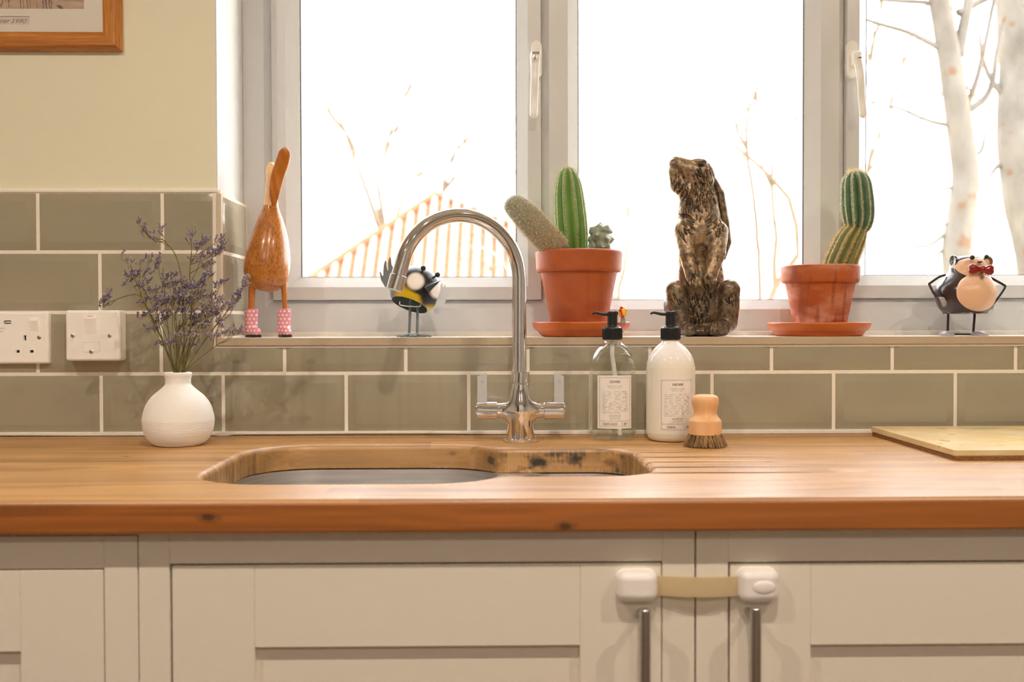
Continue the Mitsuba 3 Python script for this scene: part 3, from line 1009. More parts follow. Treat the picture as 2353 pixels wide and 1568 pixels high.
spray([(400, 905, .0), (426, 852, -.002), (476, 775, -.012), (520, 718, -.02), (534, 682, -.024)], [(545, 682, -.024, 36, 60, 63, 0), (562, 652, -.024, 34, 65, 72, 1), (536, 705, -.022, 24, 60, 18, 0)], 'right dried sprig whose head overlaps the duck leg', None)
spray([(402, 905, .0), (428, 852, -.006), (470, 815, -.014), (506, 788, -.022)], [(530, 765, -.026, 44, 10, 63, 1), (505, 745, -.018, 30, -30, 36, 1), (490, 776, -.018, 30, 20, 36, 1), (545, 762, -.026, 26, 30, 27, 1)], 'lowest right dried sprig drooping in front of the sill strip', None)
mids = [((420, 700), [(345, 690, 60, 20, 72), (352, 668, 50, 10, 63)], 366), ((410, 690), [(400, 655, 50, 10, 90), (385, 640, 40, 30, 54)], 396), ((430, 690), [(392, 690, 60, 10, 99), (420, 668, 40, 40, 72)], 404),
        ((440, 690), [(450, 660, 50, 20, 81), (470, 640, 44, 30, 54)], 440), ((455, 700), [(470, 680, 60, -10, 90), (488, 700, 50, 20, 72)], 462), ((420, 720), [(405, 720, 70, 10, 90), (372, 735, 50, 30, 63)], 400),
        ((445, 720), [(455, 730, 70, 10, 90), (430, 748, 50, 20, 54)], 440), ((370, 760), [(350, 755, 40, 20, 45), (340, 722, 50, 20, 63)], 362), ((475, 760), [(480, 745, 50, 10, 63), (502, 715, 40, 30, 54)], 466),
        ((420, 780), [(380, 790, 50, 10, 63), (430, 795, 40, -10, 45)], 414), ((400, 690), [(365, 605, 34, 60, 36), (372, 700, 44, 10, 54)], 384), ((450, 640), [(505, 655, 36, 40, 45), (480, 720, 40, 0, 63)], 470),
        ((430, 780), [(420, 770, 50, 15, 63), (455, 772, 40, 10, 45)], 428), ((400, 640), [(420, 700, 50, 5, 81), (440, 690, 40, 15, 63)], 420)]
for i, ((sx, sy), cl, mx) in enumerate(mids):
    dd = rng.uniform(-.03, .02)
    bx_ = 408 + (mx - 415) * .18
    spray([(408 - (mx - 415) * .2, 905, 0), (bx_, 854, dd * .2), ((bx_ + mx) / 2 + rng.normal(0, 4), 790, dd * .6), (mx, 735, dd), ((mx + cl[0][0]) / 2, cl[0][1] + 12, dd)], [(x, y, dd + rng.normal(0, .006), ln, a, n, 0 if i % 4 else 1) for x, y, ln, a, n in cl], LM, GR, .0009)


# ---------------------------------------------------------------- soap bottles
def justify(lines, width, h, x0, y0, dy, last=True, sx=1.0):
    out = []
    for i, ln in enumerate(lines):
        ws = [meshkit.text_mesh(w, h, .00005) for w in ln.split()]
        wd = [w.bounds[1][0] * sx for w in ws]
        gap = (width - sum(wd)) / max(len(ws) - 1, 1) if i < len(lines) - 1 else h * .6
        gap = max(gap, h * .2)
        x = x0
        k = min(1.0, width / (sum(wd) + gap * (len(ws) - 1)))
        for w, d_ in zip(ws, wd):
            v = w.vertices.copy()
            v[:, 0] = v[:, 0] * sx * k + x
            v[:, 1] += y0 - i * dy
            w.vertices = v
            out.append(w)
            x += (d_ + gap) * k
    return out


def centred(text, h, xc_, y, sx=1.0, bold=False, width=None):
    m = meshkit.text_mesh(text, h, .00005, bold)
    v = m.vertices.copy()
    w = v[:, 0].max() - v[:, 0].min()
    k = sx if width is None else width / w
    v[:, 0] = (v[:, 0] - v[:, 0].min() - w / 2) * k + xc_
    v[:, 1] += y
    m.vertices = v
    return m


def rect2(x0, x1, y0, y1):
    n = max(2, int(abs(x1 - x0) / .002))
    xs = np.linspace(x0, x1, n + 1)
    v = np.vstack([np.column_stack([xs, np.full(n + 1, y0), xs * 0]), np.column_stack([xs, np.full(n + 1, y1), xs * 0])])
    i = np.arange(n)
    f = np.vstack([np.stack([i, i + 1, n + 2 + i], 1), np.stack([i, n + 2 + i, n + 1 + i], 1)])
    return trimesh.Trimesh(v, f, process=False)


mat('label_line', [0.20, 0.15, 0.16], 0.6)
mat('bottle_white', lambda p, n, uv: mix([.80, .77, .69], [.84, .83, .82], smoothstep(1.035, 1.06, p.z)), 0.06, spec=0.6)
scene['mat_bottle_glass'] = {'type': 'thindielectric', 'int_ior': 1.5, 'specular_transmittance': rgb([.96, .97, .96])}
scene['mat_soap'] = {'type': 'thindielectric', 'int_ior': 1.12, 'specular_transmittance': rgb([.95, .95, .93])}
mat('dip_tube', [.72, .74, .76], 0.3)


def bottle(cxp, Y, dyp, kr, clear, tag, lab_px, title, body_lines, scent, l0, l1):
    t = thing('soap_bottle', tag, 'bottle')
    rows = [(17, 779), (17, 786), (18.5, 792), (23, 797.5), (29, 802), (36, 809), (42, 817), (48, 827), (52.5, 839), (54.8, 853), (55.2, 865), (55.2, 988), (54.5, 1000), (52, 1009), (48, 1014.5), (44, 1017), (40, 1018)]
    rows = [(r * kr, y + dyp * max(0, (y - 860) / 158) + dyp * .0) for r, y in rows]
    pr, c = prof_px(rows, cxp, Y)
    z0 = pr[0][1]
    pr = [(r, z - z0 + ZW + .0004) for r, z in pr]
    pf = fine(pr, 4)
    pf = [(0, pf[0][1] + .002)] + [(pf[0][0] * .8, pf[0][1] + .001)] + [tuple(q) for q in pf] + [(0, pf[-1][1])]
    z = lambda y: P(cxp, y, Y)[2]
    s = S(Y)
    if clear:
        put(t, 'glass', lathe(pf, c, 96), 'mat_bottle_glass', True, label='clear glass bottle')
        w = .0030
        zl = z(812)
        ins = [(max(q[0] - w, .0005), q[1]) for q in pf[3:-1]]
        lo = [(0, ZW + .006)] + [q for q in ins if ZW + .006 < q[1] < zl]
        lo += [(np.interp(zl, [q[1] for q in ins], [q[0] for q in ins]), zl), (0, zl)]
        put(t, 'liquid', lathe(lo, c, 96), 'mat_soap', True, label='clear washing liquid')
        put(t, 'dip_tube', tube([(c[0], c[1], z(783)), (c[0], c[1], z(815)), (c[0] + .003, c[1], z(850)), (c[0] + .009, c[1], z(930)), (c[0] + .012, c[1], z(1000))], .0034, 14), 'mat_dip_tube', 40)
    else:
        put(t, 'glass', lathe(pf, c, 96), 'mat_bottle_white', True, label='glass bottle full of creamy white liquid')
    k = put(t, 'pump', lathe([(0, z(781)), (21.6 * s, z(781)), (22.4 * s, z(779)), (22.4 * s, z(756)), (21.2 * s, z(753.5)), (19, z(752.5)) if False else (19 * s, z(752.5)), (17 * s, z(750)), (12.4 * s, z(749)), (11.8 * s, z(747)), (11.6 * s, z(724)), (0, z(724))], c, 48), 'mat_black_plastic', 30, label='black pump top')
    path = [(13, 719.5), (4, 720.5), (-8, 721.5), (-20, 722), (-31, 720), (-40, 718.5), (-46.5, 721.5)]
    pp = fine(np.array([(c[0] + a * s, c[1], z(b)) for a, b in path]), 5)
    rr = np.interp(np.arange(len(pp)), [0, 3, 10, 20, len(pp) - 1], [4.5, 6.0, 4.4, 3.4, 2.6]) * s
    put(k, 'nozzle', cat(tube(pp, rr, 16), lathe([(0, z(726)), (11.4 * s, z(726)), (12.4 * s, z(719)), (11 * s, z(716)), (0, z(715.5))], c, 40)), 'mat_black_plastic', 40)
    # ribs of the screw collar
    ribs = []
    for a in np.arange(60) * 2 * np.pi / 60:
        ribs.append(tube([(c[0] + 22.4 * s * math.cos(a), c[1] + 22.4 * s * math.sin(a), z(778)), (c[0] + 22.4 * s * math.cos(a), c[1] + 22.4 * s * math.sin(a), z(757))], .0004, 4))
    put(k, 'rib', cat(*ribs), 'mat_black_plastic', False, kind='stuff')
    # label, wrapped round the glass
    Rb = 55.2 * kr * s
    ang0 = math.asin(np.clip((lab_px - cxp) / (55.2 * kr), -1, 1))
    LW, LH = .0575 * kr, (l1 - l0) * s

    def wrap(m, lift):
        v = np.asarray(m.vertices)
        a = v[:, 0] / Rb + ang0
        r = Rb + lift + v[:, 2] * .5
        m = m.copy()
        m.vertices = np.column_stack([c[0] + r * np.sin(a), c[1] - r * np.cos(a), z(l1) + v[:, 1]])
        return m
    lm = put(t, 'label', wrap(rect2(-LW / 2, LW / 2, 0, LH), .0002), 'mat_paper', True, label='white printed paper label')
    u = LH / 120.0
    H = lambda q: LH - q * u                 # rows of the label, from its top, in 120 parts
    lines = []
    x0, x1 = -LW / 2 + 4.2 * u, LW / 2 - 4.2 * u
    th = .5 * u
    for o in (0, 1.9):
        yt, yb_ = H(3.6 + o), H(116.6 - o)
        lines += [rect2(x0 + o * u * 0, x1, yt - th, yt), rect2(x0, x1, yb_, yb_ + th)]
        lines += [rect2(x0 + o * u, x0 + o * u + th, yb_, yt), rect2(x1 - o * u - th, x1 - o * u, yb_, yt)]
    for q in (101.6, 103.6):
        lines.append(rect2(x0, x1, H(q) - th, H(q)))
    lines += [rect2(LW * .17, LW * .17 + th, H(115), H(104.5)), rect2(LW * .19, LW * .19 + th, H(115), H(104.5))]
    put(lm, 'border', wrap(cat(*lines), .00035), 'mat_label_line', False)
    tx = [centred(title, 5.6 * u, 0, H(17), .52, True), centred('HANDMADE ON THE', 2.0 * u, 0, H(24.6), 1.25), centred('NORFOLK COAST', 2.0 * u, 0, H(28.9), 1.25)]
    tx += justify(body_lines, LW * .70, 1.95 * u, -LW * .35, H(37.5), 4.35 * u)
    tx += [centred('NORFOLK', 3.6 * u, 0, H(93), 1.15), centred('natural living', 2.7 * u, 0, H(98), 1.05)]
    tx += [centred(scent, 5.2 * u, -LW * .14 if len(scent) > 8 else -LW * .17, H(112.4), .55 if len(scent) > 8 else .6, True), centred('500', 5.2 * u, LW * .285, H(112.4), .55, True), centred('ml', 2.6 * u, LW * .385, H(110), .7, True)]
    put(lm, 'lettering', wrap(cat(*tx), .0004), 'mat_ink', False)


bottle(1407, 1.614, 0, 1.0, True, 'clear glass dish wash bottle with black pump, left of the pair', 1407, 'DISH WASH',
       ['OUR HAND CRAFTED BOTANICAL', 'DISH WASH IS MADE USING', 'TRADITIONAL METHODS AND', 'WITH THE FINEST NATURAL', 'EXTRACTS. DESIGNED TO', 'CLEANSE YOUR CROCKERY', 'WHILST BEING GENTLE TO THE', 'MOST SENSITIVE SKIN. OUR', 'FORMULATION COMBINES THE', 'MOST MODERN PLANT BASED', 'TECHNOLOGY WITH NATURALLY', 'DERIVED ACTIVE INGREDIENTS.'], 'COASTAL WALKS', 860, 980)
bottle(1541, 1.600, 2, 1.012, False, 'white hand wash bottle with black pump beside the wooden brush', 1548, 'HAND WASH',
       ['OUR BOTANICAL HAND WASH IS', 'FORMULATED USING THE FINEST', 'INGREDIENTS. CRAFTED BY HAND', 'IN OUR NORFOLK WORKSHOP.', 'OUR HAND WASH IS DESIGNED', 'TO GENTLY CLEANSE EVEN THE', 'MOST SENSITIVE HANDS USING', 'ONLY NATURAL EXTRACTS. AFTER', 'A LONG DAY IN THE GARDEN,', 'THIS WASH GENTLY CLEANSES MY', 'HANDS, LEAVING THEM SOFT', 'AND NOURISHED.'], 'COASTAL', 866, 987)

# ---------------------------------------------------------------- dish brush
YB = 1.518
t = thing('dish_brush', 'pale wooden dish brush with stiff tan bristles standing on the drainer', 'brush')
rows = [(0, 906.6), (15, 907), (23, 908.5), (28.5, 912), (31, 918), (31.3, 925), (30, 932), (27.6, 941), (26.6, 949), (28.2, 955), (33, 961.5), (36.5, 966), (37.4, 970), (37.5, 994), (36.6, 998), (33, 999.5), (0, 999.5)]
pr, c = prof_px(rows, 1620.6, YB)
s = S(YB)
mat('beech', wood(lin(232, 186, 140), lin(205, 150, 100), 2, 60, 6), 0.45)
put(t, 'handle', lathe([tuple(q) for q in fine(pr[2:], 4)] if False else [(0, pr[0][1])] + [tuple(q) for q in fine(pr[1:], 4)], c, 64), 'mat_beech', 40)
mat('bristle', VC, 0.8)
V, C = [], []
rg = np.random.default_rng(5)
tufts = [(0, 0)] + [(k * 2 * np.pi / n + j, r) for j, (n, r) in enumerate(((6, 9), (12, 18), (18, 26.5), (24, 33.5))) for k in range(n)]
zb = P(1620, 998, YB)[2]
for a, r in tufts:
    tone = rg.random()
    for q in range(16):
        ro, ao = r + rg.normal(0, 1.2), a + rg.normal(0, .05)
        spread = 1.38 + rg.normal(0, .07)
        p0 = np.array([c[0] + ro * s * math.cos(ao), c[1] + ro * s * math.sin(ao), zb + .003])
        ra = ao + rg.normal(0, .09)
        p1 = np.array([c[0] + (ro * spread + 2 * rg.normal()) * s * math.cos(ra), c[1] + (ro * spread + 2 * rg.normal()) * s * math.sin(ra), ZW + .0006 + abs(rg.normal(0, .0012))])
        mid = (p0 + p1) / 2 + rg.normal(0, .0006, 3)
        m = tube([p0, mid, p1], [.00036, .00034, .00025], 4)
        V.append(m)
        col = np.array(lin(196, 158, 112)) * (.35 + .65 * tone) * (.7 + .5 * rg.random())
        C.append(np.tile(col, (len(m.vertices), 1)))
put(t, 'bristles', cat(*V), 'mat_bristle', True, color=np.vstack(C), kind='stuff', label='spread tan and brown plant-fibre bristles')

# ---------------------------------------------------------------- chopping board
t = thing('chopping_board', 'cream stone-look worktop saver board on a cork base by the right edge', 'chopping board')
ybk, yfr, xlf = 1.66, 1.353, P(2193, 1050, 1.353)[0]


def slab(off, z0, z1, r):
    p = sbox(xlf + off, xlf + .42 - off, yfr + off, ybk - off).buffer(-.006).buffer(.006, 8)
    if not r:
        return extrude_z(p, z0, z1)
    pts = resample_plain(p)
    rings = [np.column_stack([pts[0] + pts[1] * o, np.full(len(pts[0]), z)]) for o, z in ((-r, z0), (0, z0 + r), (0, z1 - r), (-r * .3, z1 - r * .3), (-r, z1))]
    return loft(rings)


def resample_plain(p):
    a = np.array(p.exterior.coords)[:-1]
    if p.exterior.is_ccw is False:
        a = a[::-1]
    t_ = np.roll(a, -1, 0) - np.roll(a, 1, 0)
    t_ /= np.linalg.norm(t_, axis=1, keepdims=True)
    return a, np.stack([t_[:, 1], -t_[:, 0]], 1)


def board_col(p, n, uv):
    c = mix(lin(214, 196, 158), lin(196, 170, 122), fbm(p.x * 30, p.y * 30, p.z * 30))
    bl = smoothstep(.55, .8, fbm(p.x * 14, p.y * 26, 2.0)) * smoothstep(.66, .72, p.x) * smoothstep(.88, .80, p.x) * smoothstep(1.40, 1.46, p.y)
    ye = smoothstep(.5, .8, fbm(p.x * 11 + 5, p.y * 20, 4.0)) * smoothstep(.66, .72, p.x) * smoothstep(.95, .85, p.x)
    st = smoothstep(.72, .8, fbm(p.x * 45, p.y * 45, p.z * 90))
    return mix(mix(mix(c, lin(206, 178, 90), .5 * ye), lin(120, 168, 150), .55 * bl), lin(160, 116, 70), .5 * st)


mat('board', board_col, 0.3)
mat('cork', lambda p, n, uv: mix(lin(150, 104, 62), lin(96, 62, 36), noise(p.x * 500, p.y * 500, p.z * 500)), 0.9)
put(t, 'slab', slab(0, ZW + .0052, ZW + .0145, .0016), 'mat_board', 30)
put(t, 'cork_base', slab(.0012, ZW + .0003, ZW + .0053, 0), 'mat_cork', False, label='brown cork underside')

# ---------------------------------------------------------------- sockets on the tiles
mat('socket', [0.90, 0.88, 0.85], 0.3)
YSK = YT - .010


def plate(x0, x1, y0, y1, Y, r=.004):
    a, b = P(x0, y1, Y), P(x1, y0, Y)
    m = to_manifold(rbox(a[0], b[0], Y, Y + .06, a[2], b[2], r, 3))
    return m, a, b


def cutbox(m, x0, x1, y0, y1, Y, d=.006):
    a, b = P(x0, y1, Y), P(x1, y0, Y)
    return m - to_manifold(bx(a[0], b[0], Y - .01, Y + d, a[2], b[2]))


def screw(parent, x, y, Y, slot, mt='mat_brushed'):
    c = P(x, y, Y)
    r = 4.6 * S(Y)
    m = rot(lathe([(0, 0), (r, 0), (r, .0006), (r * .7, .0012), (0, .0013)], (0, 0), 20), [1, 0, 0], 90)
    m.apply_translation(c + np.array([0, .0002, 0]))
    m = from_manifold(to_manifold(m) - to_manifold(rot(bx(c[0] - .0003, c[0] + .0003, Y - .003, Y - .0004, c[2] - r, c[2] + r), [0, 1, 0], slot, c)))
    put(parent, 'screw', m, mt, 30, label='metal screw head')


t = thing('double_socket', 'white double wall socket with usb port at the left edge', 'socket')
m, a, b = plate(-95, 111, 716.5, 837, YSK, .0045)
m = m ^ to_manifold(bx(a[0] - .1, b[0] + .1, YSK - .01, YT + .001, a[2] - .1, b[2] + .1))
for h in ((8, 25.5, 737, 744.5), (-40, -22, 737, 744.5), (54, 60, 771, 783), (36, 45, 805, 811), (67.5, 77, 805, 811), (-76, -70, 771, 783), (-94, -85, 805, 811), (-62, -53, 805, 811)):
    m = cutbox(m, *h, YSK)
put(t, 'plate', from_manifold(m), 'mat_socket', 30)
a, b = P(-90, 830, YSK), P(105, 725, YSK)
put(t, 'pin_holes', bx(a[0], b[0], YSK + .0055, YSK + .0065, a[2], b[2]), 'mat_dark', False, label='dark pin holes')
for q in ((12, 740.2), (-36, 740.2)):
    a, b = P(q[0], q[1] + 2, YSK), P(q[0] + 12, q[1] - 1.2, YSK)
    put(t, 'usb_tongue', bx(a[0], b[0], YSK + .001, YSK + .005, a[2], b[2]), 'mat_white_plastic', False)


def rocker(parent, x0, x1, y0, y1, Y, red=False):
    a, b = P(x0, y1, Y), P(x1, y0, Y)
    hull = trimesh.Trimesh([(x, y, z) for x in (a[0], b[0]) for y, z in ((Y + .002, a[2]), (Y + .002, b[2]), (Y - .0002, a[2] + .0004), (Y - .0042, b[2] - .0045), (Y - .0030, b[2] - .0006))]).convex_hull
    k = put(parent, 'rocker_switch', hull, 'mat_socket', 20)
    if red:
        put(k, 'red_mark', bx(a[0] + .004, b[0] - .004, Y - .0033, Y - .001, b[2] - .0012, b[2] - .0003), 'mat_red_mark', False, label='red edge of the switch')


mat('red_mark', lin(214, 96, 72), 0.4)
mat('groove', [0.36, 0.32, 0.28], 0.6)
rocker(t, 70, 88, 731, 762, YSK)
rocker(t, -18 - 62, -62, 731, 762, YSK)
screw(t, 90, 776, YSK, 45, 'mat_brass')
mat('brass', [0.55, 0.38, 0.2], 0.35, metallic=1.0)
tx = cat(centred('USB CHARGER', .0021, 0, 0, 1.25), centred('2.1A - 5V', .0021, 0, -.0052, 1.25))
tx = rot(tx, [1, 0, 0], 90)
tx.apply_translation(P(-6, 756.5, YSK - .0001) + np.array([0, 0, 0]))
put(t, 'lettering', tx, 'mat_label_line', False)

YSP = YT - .026
t = thing('fused_switch', 'white square fused wall switch beside the double socket', 'switch')
m, a, b = plate(150.5, 275, 713, 830, YSP, .0045)
m = m ^ to_manifold(bx(a[0] - .1, b[0] + .1, YSP - .01, YT + .001, a[2] - .1, b[2] + .1))
put(t, 'plate', from_manifold(m), 'mat_socket', 30)
rocker(t, 197, 222, 726, 768, YSP, True)
screw(t, 167, 772, YSP, 75)
screw(t, 252, 772, YSP, 0)
a, b = P(190.5, 809, YSP), P(229, 786.5, YSP)
rr_ = sbox(a[0], b[0], a[2], b[2]).buffer(-.002).buffer(.002, 6)
put(t, 'fuse_holder', extrude_y(rr_, YSP - .0007, YSP + .0005), 'mat_socket', 20, label='small fuse drawer')
put(t, 'fuse_gap', extrude_y(rr_.buffer(.00035).difference(rr_), YSP - .00015, YSP + .0005), 'mat_groove', False)
screw(t, 209.5, 808.5, YSP - .0006, 90)

# ---------------------------------------------------------------- framed picture
YPF = YP - .018
t = thing('framed_picture', 'oak framed picture with cream mount in the top left corner', 'picture')
x1, z0 = P(274, 112, YPF)[0], P(150, 112, YPF)[2]
x0, z1 = x1 - .50, z0 + .40
fw = 41.5 * S(YPF)
ox, oz = float(x1), float(z0)


def oak(p, n, uv):
    hz = smoothstep(-.0005, .0005, (p.z - oz) + (p.x - ox))           # the mitre: upright grain on the side piece
    l, c_ = p.x * (1 - hz) + p.z * hz, p.z * (1 - hz) + p.x * hz
    g = noise(l * 9, c_ * 420 + 3 * noise(l * 20, c_ * 30, 1), 2)
    g2 = noise(l * 60, c_ * 900, 5)
    return mix(lin(206, 138, 66), lin(150, 84, 26), dr.clip(.65 * g + .35 * g2, 0, 1))


mat('oak', oak, 0.35)
prof = [(0, YP - .0006), (0, YPF + .009), (.002, YPF + .004), (.006, YPF), (.012, YPF + .0002), (.022, YPF + .004), (fw - .003, YPF + .0075), (fw, YPF + .009), (fw, YP - .004), (fw, YP - .0006)]
put(t, 'frame', rect_ring([(x0 + i, x1 - i, z0 + i, z1 - i, y) for i, y in prof]), 'mat_oak', 25)
mat('mount', [0.70, 0.66, 0.60], 0.8)
pw = P(194, 20, YP - .006)
zq = P(100, 21, YP - .006)[2]
win = sbox(x0 + fw + .03, pw[0], zq, z1 - fw - .03)
la, lb = P(-60, 57, YP - .006), P(69, 38, YP - .006)
tl = sbox(la[0], lb[0], la[2], lb[2])
put(t, 'mount', extrude_y(sbox(x0 + fw - .003, x1 - fw + .003, z0 + fw - .003, z1 - fw + .003).difference(win).difference(tl), YP - .0075, YP - .006), 'mat_mount', False, label='cream card mount')


def print_col(p, n, uv):
    u = (p.x - pw[0]) / S(YP)                # picture marks measured from the print's lower right corner
    w = (p.z - zq) / S(YP)
    sand = mix(lin(196, 172, 146), lin(168, 140, 120), fbm(u * .05, w * .09, 1))
    posts = mi.Float(0)
    for k, (x, ln, wd, tl_) in enumerate(((-142, 30, 1.3, .05), (-135, 40, .9, .1), (-126, 34, 1.3, .08), (-120, 60, .8, .1), (-105, 22, .9, .12), (-91, 40, 1.6, .1), (-84, 40, 2.4, .12), (-77, 60, 2.0, .1), (-72, 40, 1.2, .14))):
        posts = posts + smoothstep(wd, wd * .4, dr.abs(u - x + w * tl_ + 1.2 * noise(w * .3, k, 2))) * smoothstep(ln, ln - 12, w)
    crowd = .8 * smoothstep(.48, .6, fbm(u * .3, w * .13, 3, 4)) * smoothstep(-160, -172, u) + .8 * smoothstep(.5, .6, fbm(u * .5, w * .2, 7, 4)) * smoothstep(-66, -76, u) * smoothstep(-96, -86, u) * smoothstep(8, 14, w)
    dark = dr.clip(posts + crowd, 0, 1)
    bin_ = smoothstep(6, 4, dr.abs(u + 55 + (w - 5) * .9) ) * smoothstep(5, 3, dr.abs(w - 5))
    sea = smoothstep(16, 19, w) * smoothstep(-66, -40, u)
    c = mix(sand, lin(74, 60, 66), .8 * dark)
    c = mix(c, lin(150, 128, 124), .7 * sea)
    return mix(c, lin(60, 52, 56), .8 * bin_)


mat('print', print_col, 0.5)
put(t, 'print', extrude_y(win.buffer(.004), YP - .0058, YP - .005), 'mat_print', False, label='faded beach scene print')
mat('title_card', [0.62, 0.57, 0.50], 0.8)
k = put(t, 'title_card', extrude_y(tl.buffer(.002), YP - .0058, YP - .005), 'mat_title_card', False)
tx = meshkit.text_mesh('Summer 1980', .0066, .0001)
v = tx.vertices.copy()
v[:, 0] = (v[:, 0] + .42 * v[:, 1])
v[:, 0] *= 1.08
v[:, 0] -= v[:, 0].max()
tx.vertices = v
tx = rot(tx, [1, 0, 0], 90)
tx.apply_translation(P(62, 53, YP - .006))
put(k, 'lettering', tx, 'mat_label_line', False)
scene['mat_picture_glass'] = {'type': 'thindielectric', 'int_ior': 1.5}
gl = trimesh.Trimesh([(x0 + fw - .002, YP - .0082, z0 + fw - .002), (x1 - fw + .002, YP - .0082, z0 + fw - .002), (x1 - fw + .002, YP - .0082, z1 - fw + .002), (x0 + fw - .002, YP - .0082, z1 - fw + .002)], [[0, 1, 2], [0, 2, 3]])
put(t, 'glass', gl, 'mat_picture_glass', False)
# ---------------------------------------------------------------- pots and cacti on the sill
def terracotta(stain, wet):
    def fn(p, n, uv):
        c = mix(lin(178, 90, 36), lin(152, 64, 16), fbm(p.x * 26, p.y * 26, p.z * 26))
        lime = smoothstep(.38, .66, fbm(p.x * 24, p.y * 24, p.z * 40, 4)) * stain
        low = smoothstep(1.14, 1.09, p.z)
        c = mix(c, lin(206, 160, 136), dr.clip(lime * (.35 + .65 * low), 0, 1))
        spk = smoothstep(.91, .96, noise(p.x * 330, p.y * 330, p.z * 330)) * .4
        run = smoothstep(.62, .8, noise(p.x * 130, p.y * 60, p.z * 7)) * wet
        c = mix(c, lin(120, 50, 24), dr.clip(.6 * run, 0, 1))
        return mix(c, lin(226, 190, 168), spk * .5)
    return fn


mat('terracotta_a', terracotta(.15, .25), 0.55)
mat('terracotta_b', terracotta(1.0, .8), 0.6)
mat('terracotta_saucer', lambda p, n, uv: mix(lin(192, 98, 32), lin(164, 72, 18), fbm(p.x * 30, p.y * 30, p.z * 30)), 0.42)
mat('soil', lambda p, n, uv: mix([.05, .035, .025], [.12, .09, .06], noise(p.x * 300, p.y * 300, p.z * 300)), 0.9)


def pot(label, cxp, Y, kind, top, rows, bottom_r, bot):
    """rows from the rim down; the pot is hollow down to its soil."""
    t = thing('plant_pot', label, 'plant pot')
    pr, c = prof_px(rows, cxp, Y)
    z0 = SILL + .0066
    rim_r, rim_z = pr[-1]
    wall = .006
    zs = rim_z - .012
    prof = [(0, z0)] + [(r, z) for r, z in pr] + [(rim_r - .0025, rim_z + .0012), (rim_r - wall, rim_z - .0005), (rim_r - wall - .001, zs), (0, zs - .0005)]
    put(t, 'body', lathe(prof, c, 96), kind, 25)
    so = lathe([(0, zs - .004), (rim_r - wall - .0015, zs - .004), (rim_r - wall - .0015, zs + .0006), (rim_r * .6, zs + .002), (0, zs + .003)], c, 48)
    so.vertices += np.column_stack([np.zeros((len(so.vertices), 2)), .003 * (meshkit.noise(so.vertices * 150) - .5)])
    put(t, 'soil', so, 'mat_soil', 40, label='dark potting soil')
    return c, zs + .002


def saucer(label, cxp, Y, rows, bot):
    t = thing('pot_saucer', label, 'saucer')
    pr, c = prof_px(rows, cxp, Y)
    pr = [(r, max(z, SILL + .0004)) for r, z in pr]
    rt, zt_ = pr[-1]
    prof = [(0, SILL + .0004), (pr[0][0], SILL + .0004)] + pr[1:] + [(rt - .001, zt_ + .0008), (rt - .004, zt_), (rt - .010, zt_ - .006), (pr[0][0] - .004, SILL + .006), (0, SILL + .006)]
    put(t, 'dish', lathe(prof, c, 96), 'mat_terracotta_saucer', 25)


Y1 = 1.772
saucer('orange terracotta saucer under the left pot with three cacti', 1335, Y1, [(111, 740.8), (111.8, 743), (110.5, 751), (107, 757), (104, 759), (101, 760.5), (90, 772), (86, 775)], 775)
c1, soil1 = pot('terracotta pot holding three cacti, left of the hare statue', 1330.4, Y1, 'mat_terracotta_a', 577, [(98.5, 579), (100, 582), (98, 618), (96.5, 624), (94.5, 626.5), (88.5, 627.5), (87.5, 631), (66, 735), (64.5, 766)], 63, 767)
Y2 = 1.774
saucer('orange terracotta saucer under the right pot with a single cactus', 1881, Y2, [(114.5, 742), (115.3, 744.5), (114, 751), (110, 757), (108, 760), (104, 761), (97, 771), (94, 774)], 774)
c2, soil2 = pot('lime-streaked terracotta pot holding a single bent cactus, right of the hare', 1883.8, Y2, 'mat_terracotta_b', 611, [(87.3, 612.5), (88.6, 616), (87.6, 642), (86, 648), (84, 650.5), (79, 651.5), (78, 655), (61, 735), (59, 765)], 59, 766)

mat('cactus', VC, 0.5)
mat('spine', VC, 0.6)


def ribbed(path, radii, ribs, depth, n_around, ca, cb, twist=0.0, phase=0.0):
    """A ribbed cactus column; returns mesh, colours and the crest points with outward directions."""
    p = fine(np.asarray(path, float), 10)
    r = fine(np.column_stack([radii, np.zeros(len(radii))]), 10)[:, 0]
    t = np.gradient(p, axis=0)
    t /= np.linalg.norm(t, axis=1, keepdims=True)
    A = np.cross(t, [0, -1.0, 0])
    A /= np.linalg.norm(A, axis=1, keepdims=True)
    B = np.cross(t, A)
    a = np.arange(n_around) * 2 * np.pi / n_around
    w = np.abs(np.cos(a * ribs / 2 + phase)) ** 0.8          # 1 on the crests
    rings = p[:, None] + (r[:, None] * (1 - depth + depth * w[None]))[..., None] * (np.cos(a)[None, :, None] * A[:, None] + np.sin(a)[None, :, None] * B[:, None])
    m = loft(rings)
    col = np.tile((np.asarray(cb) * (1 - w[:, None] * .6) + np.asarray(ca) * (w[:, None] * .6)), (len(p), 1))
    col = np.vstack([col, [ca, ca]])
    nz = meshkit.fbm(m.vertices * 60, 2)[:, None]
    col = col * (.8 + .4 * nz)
    crest = []
    for k in range(ribs):
        ak = (2 * np.pi * k - 2 * phase) / ribs
        d = np.cos(ak) * A + np.sin(ak) * B
        crest.append((p + r[:, None] * d, d, t))
    return m, col, crest


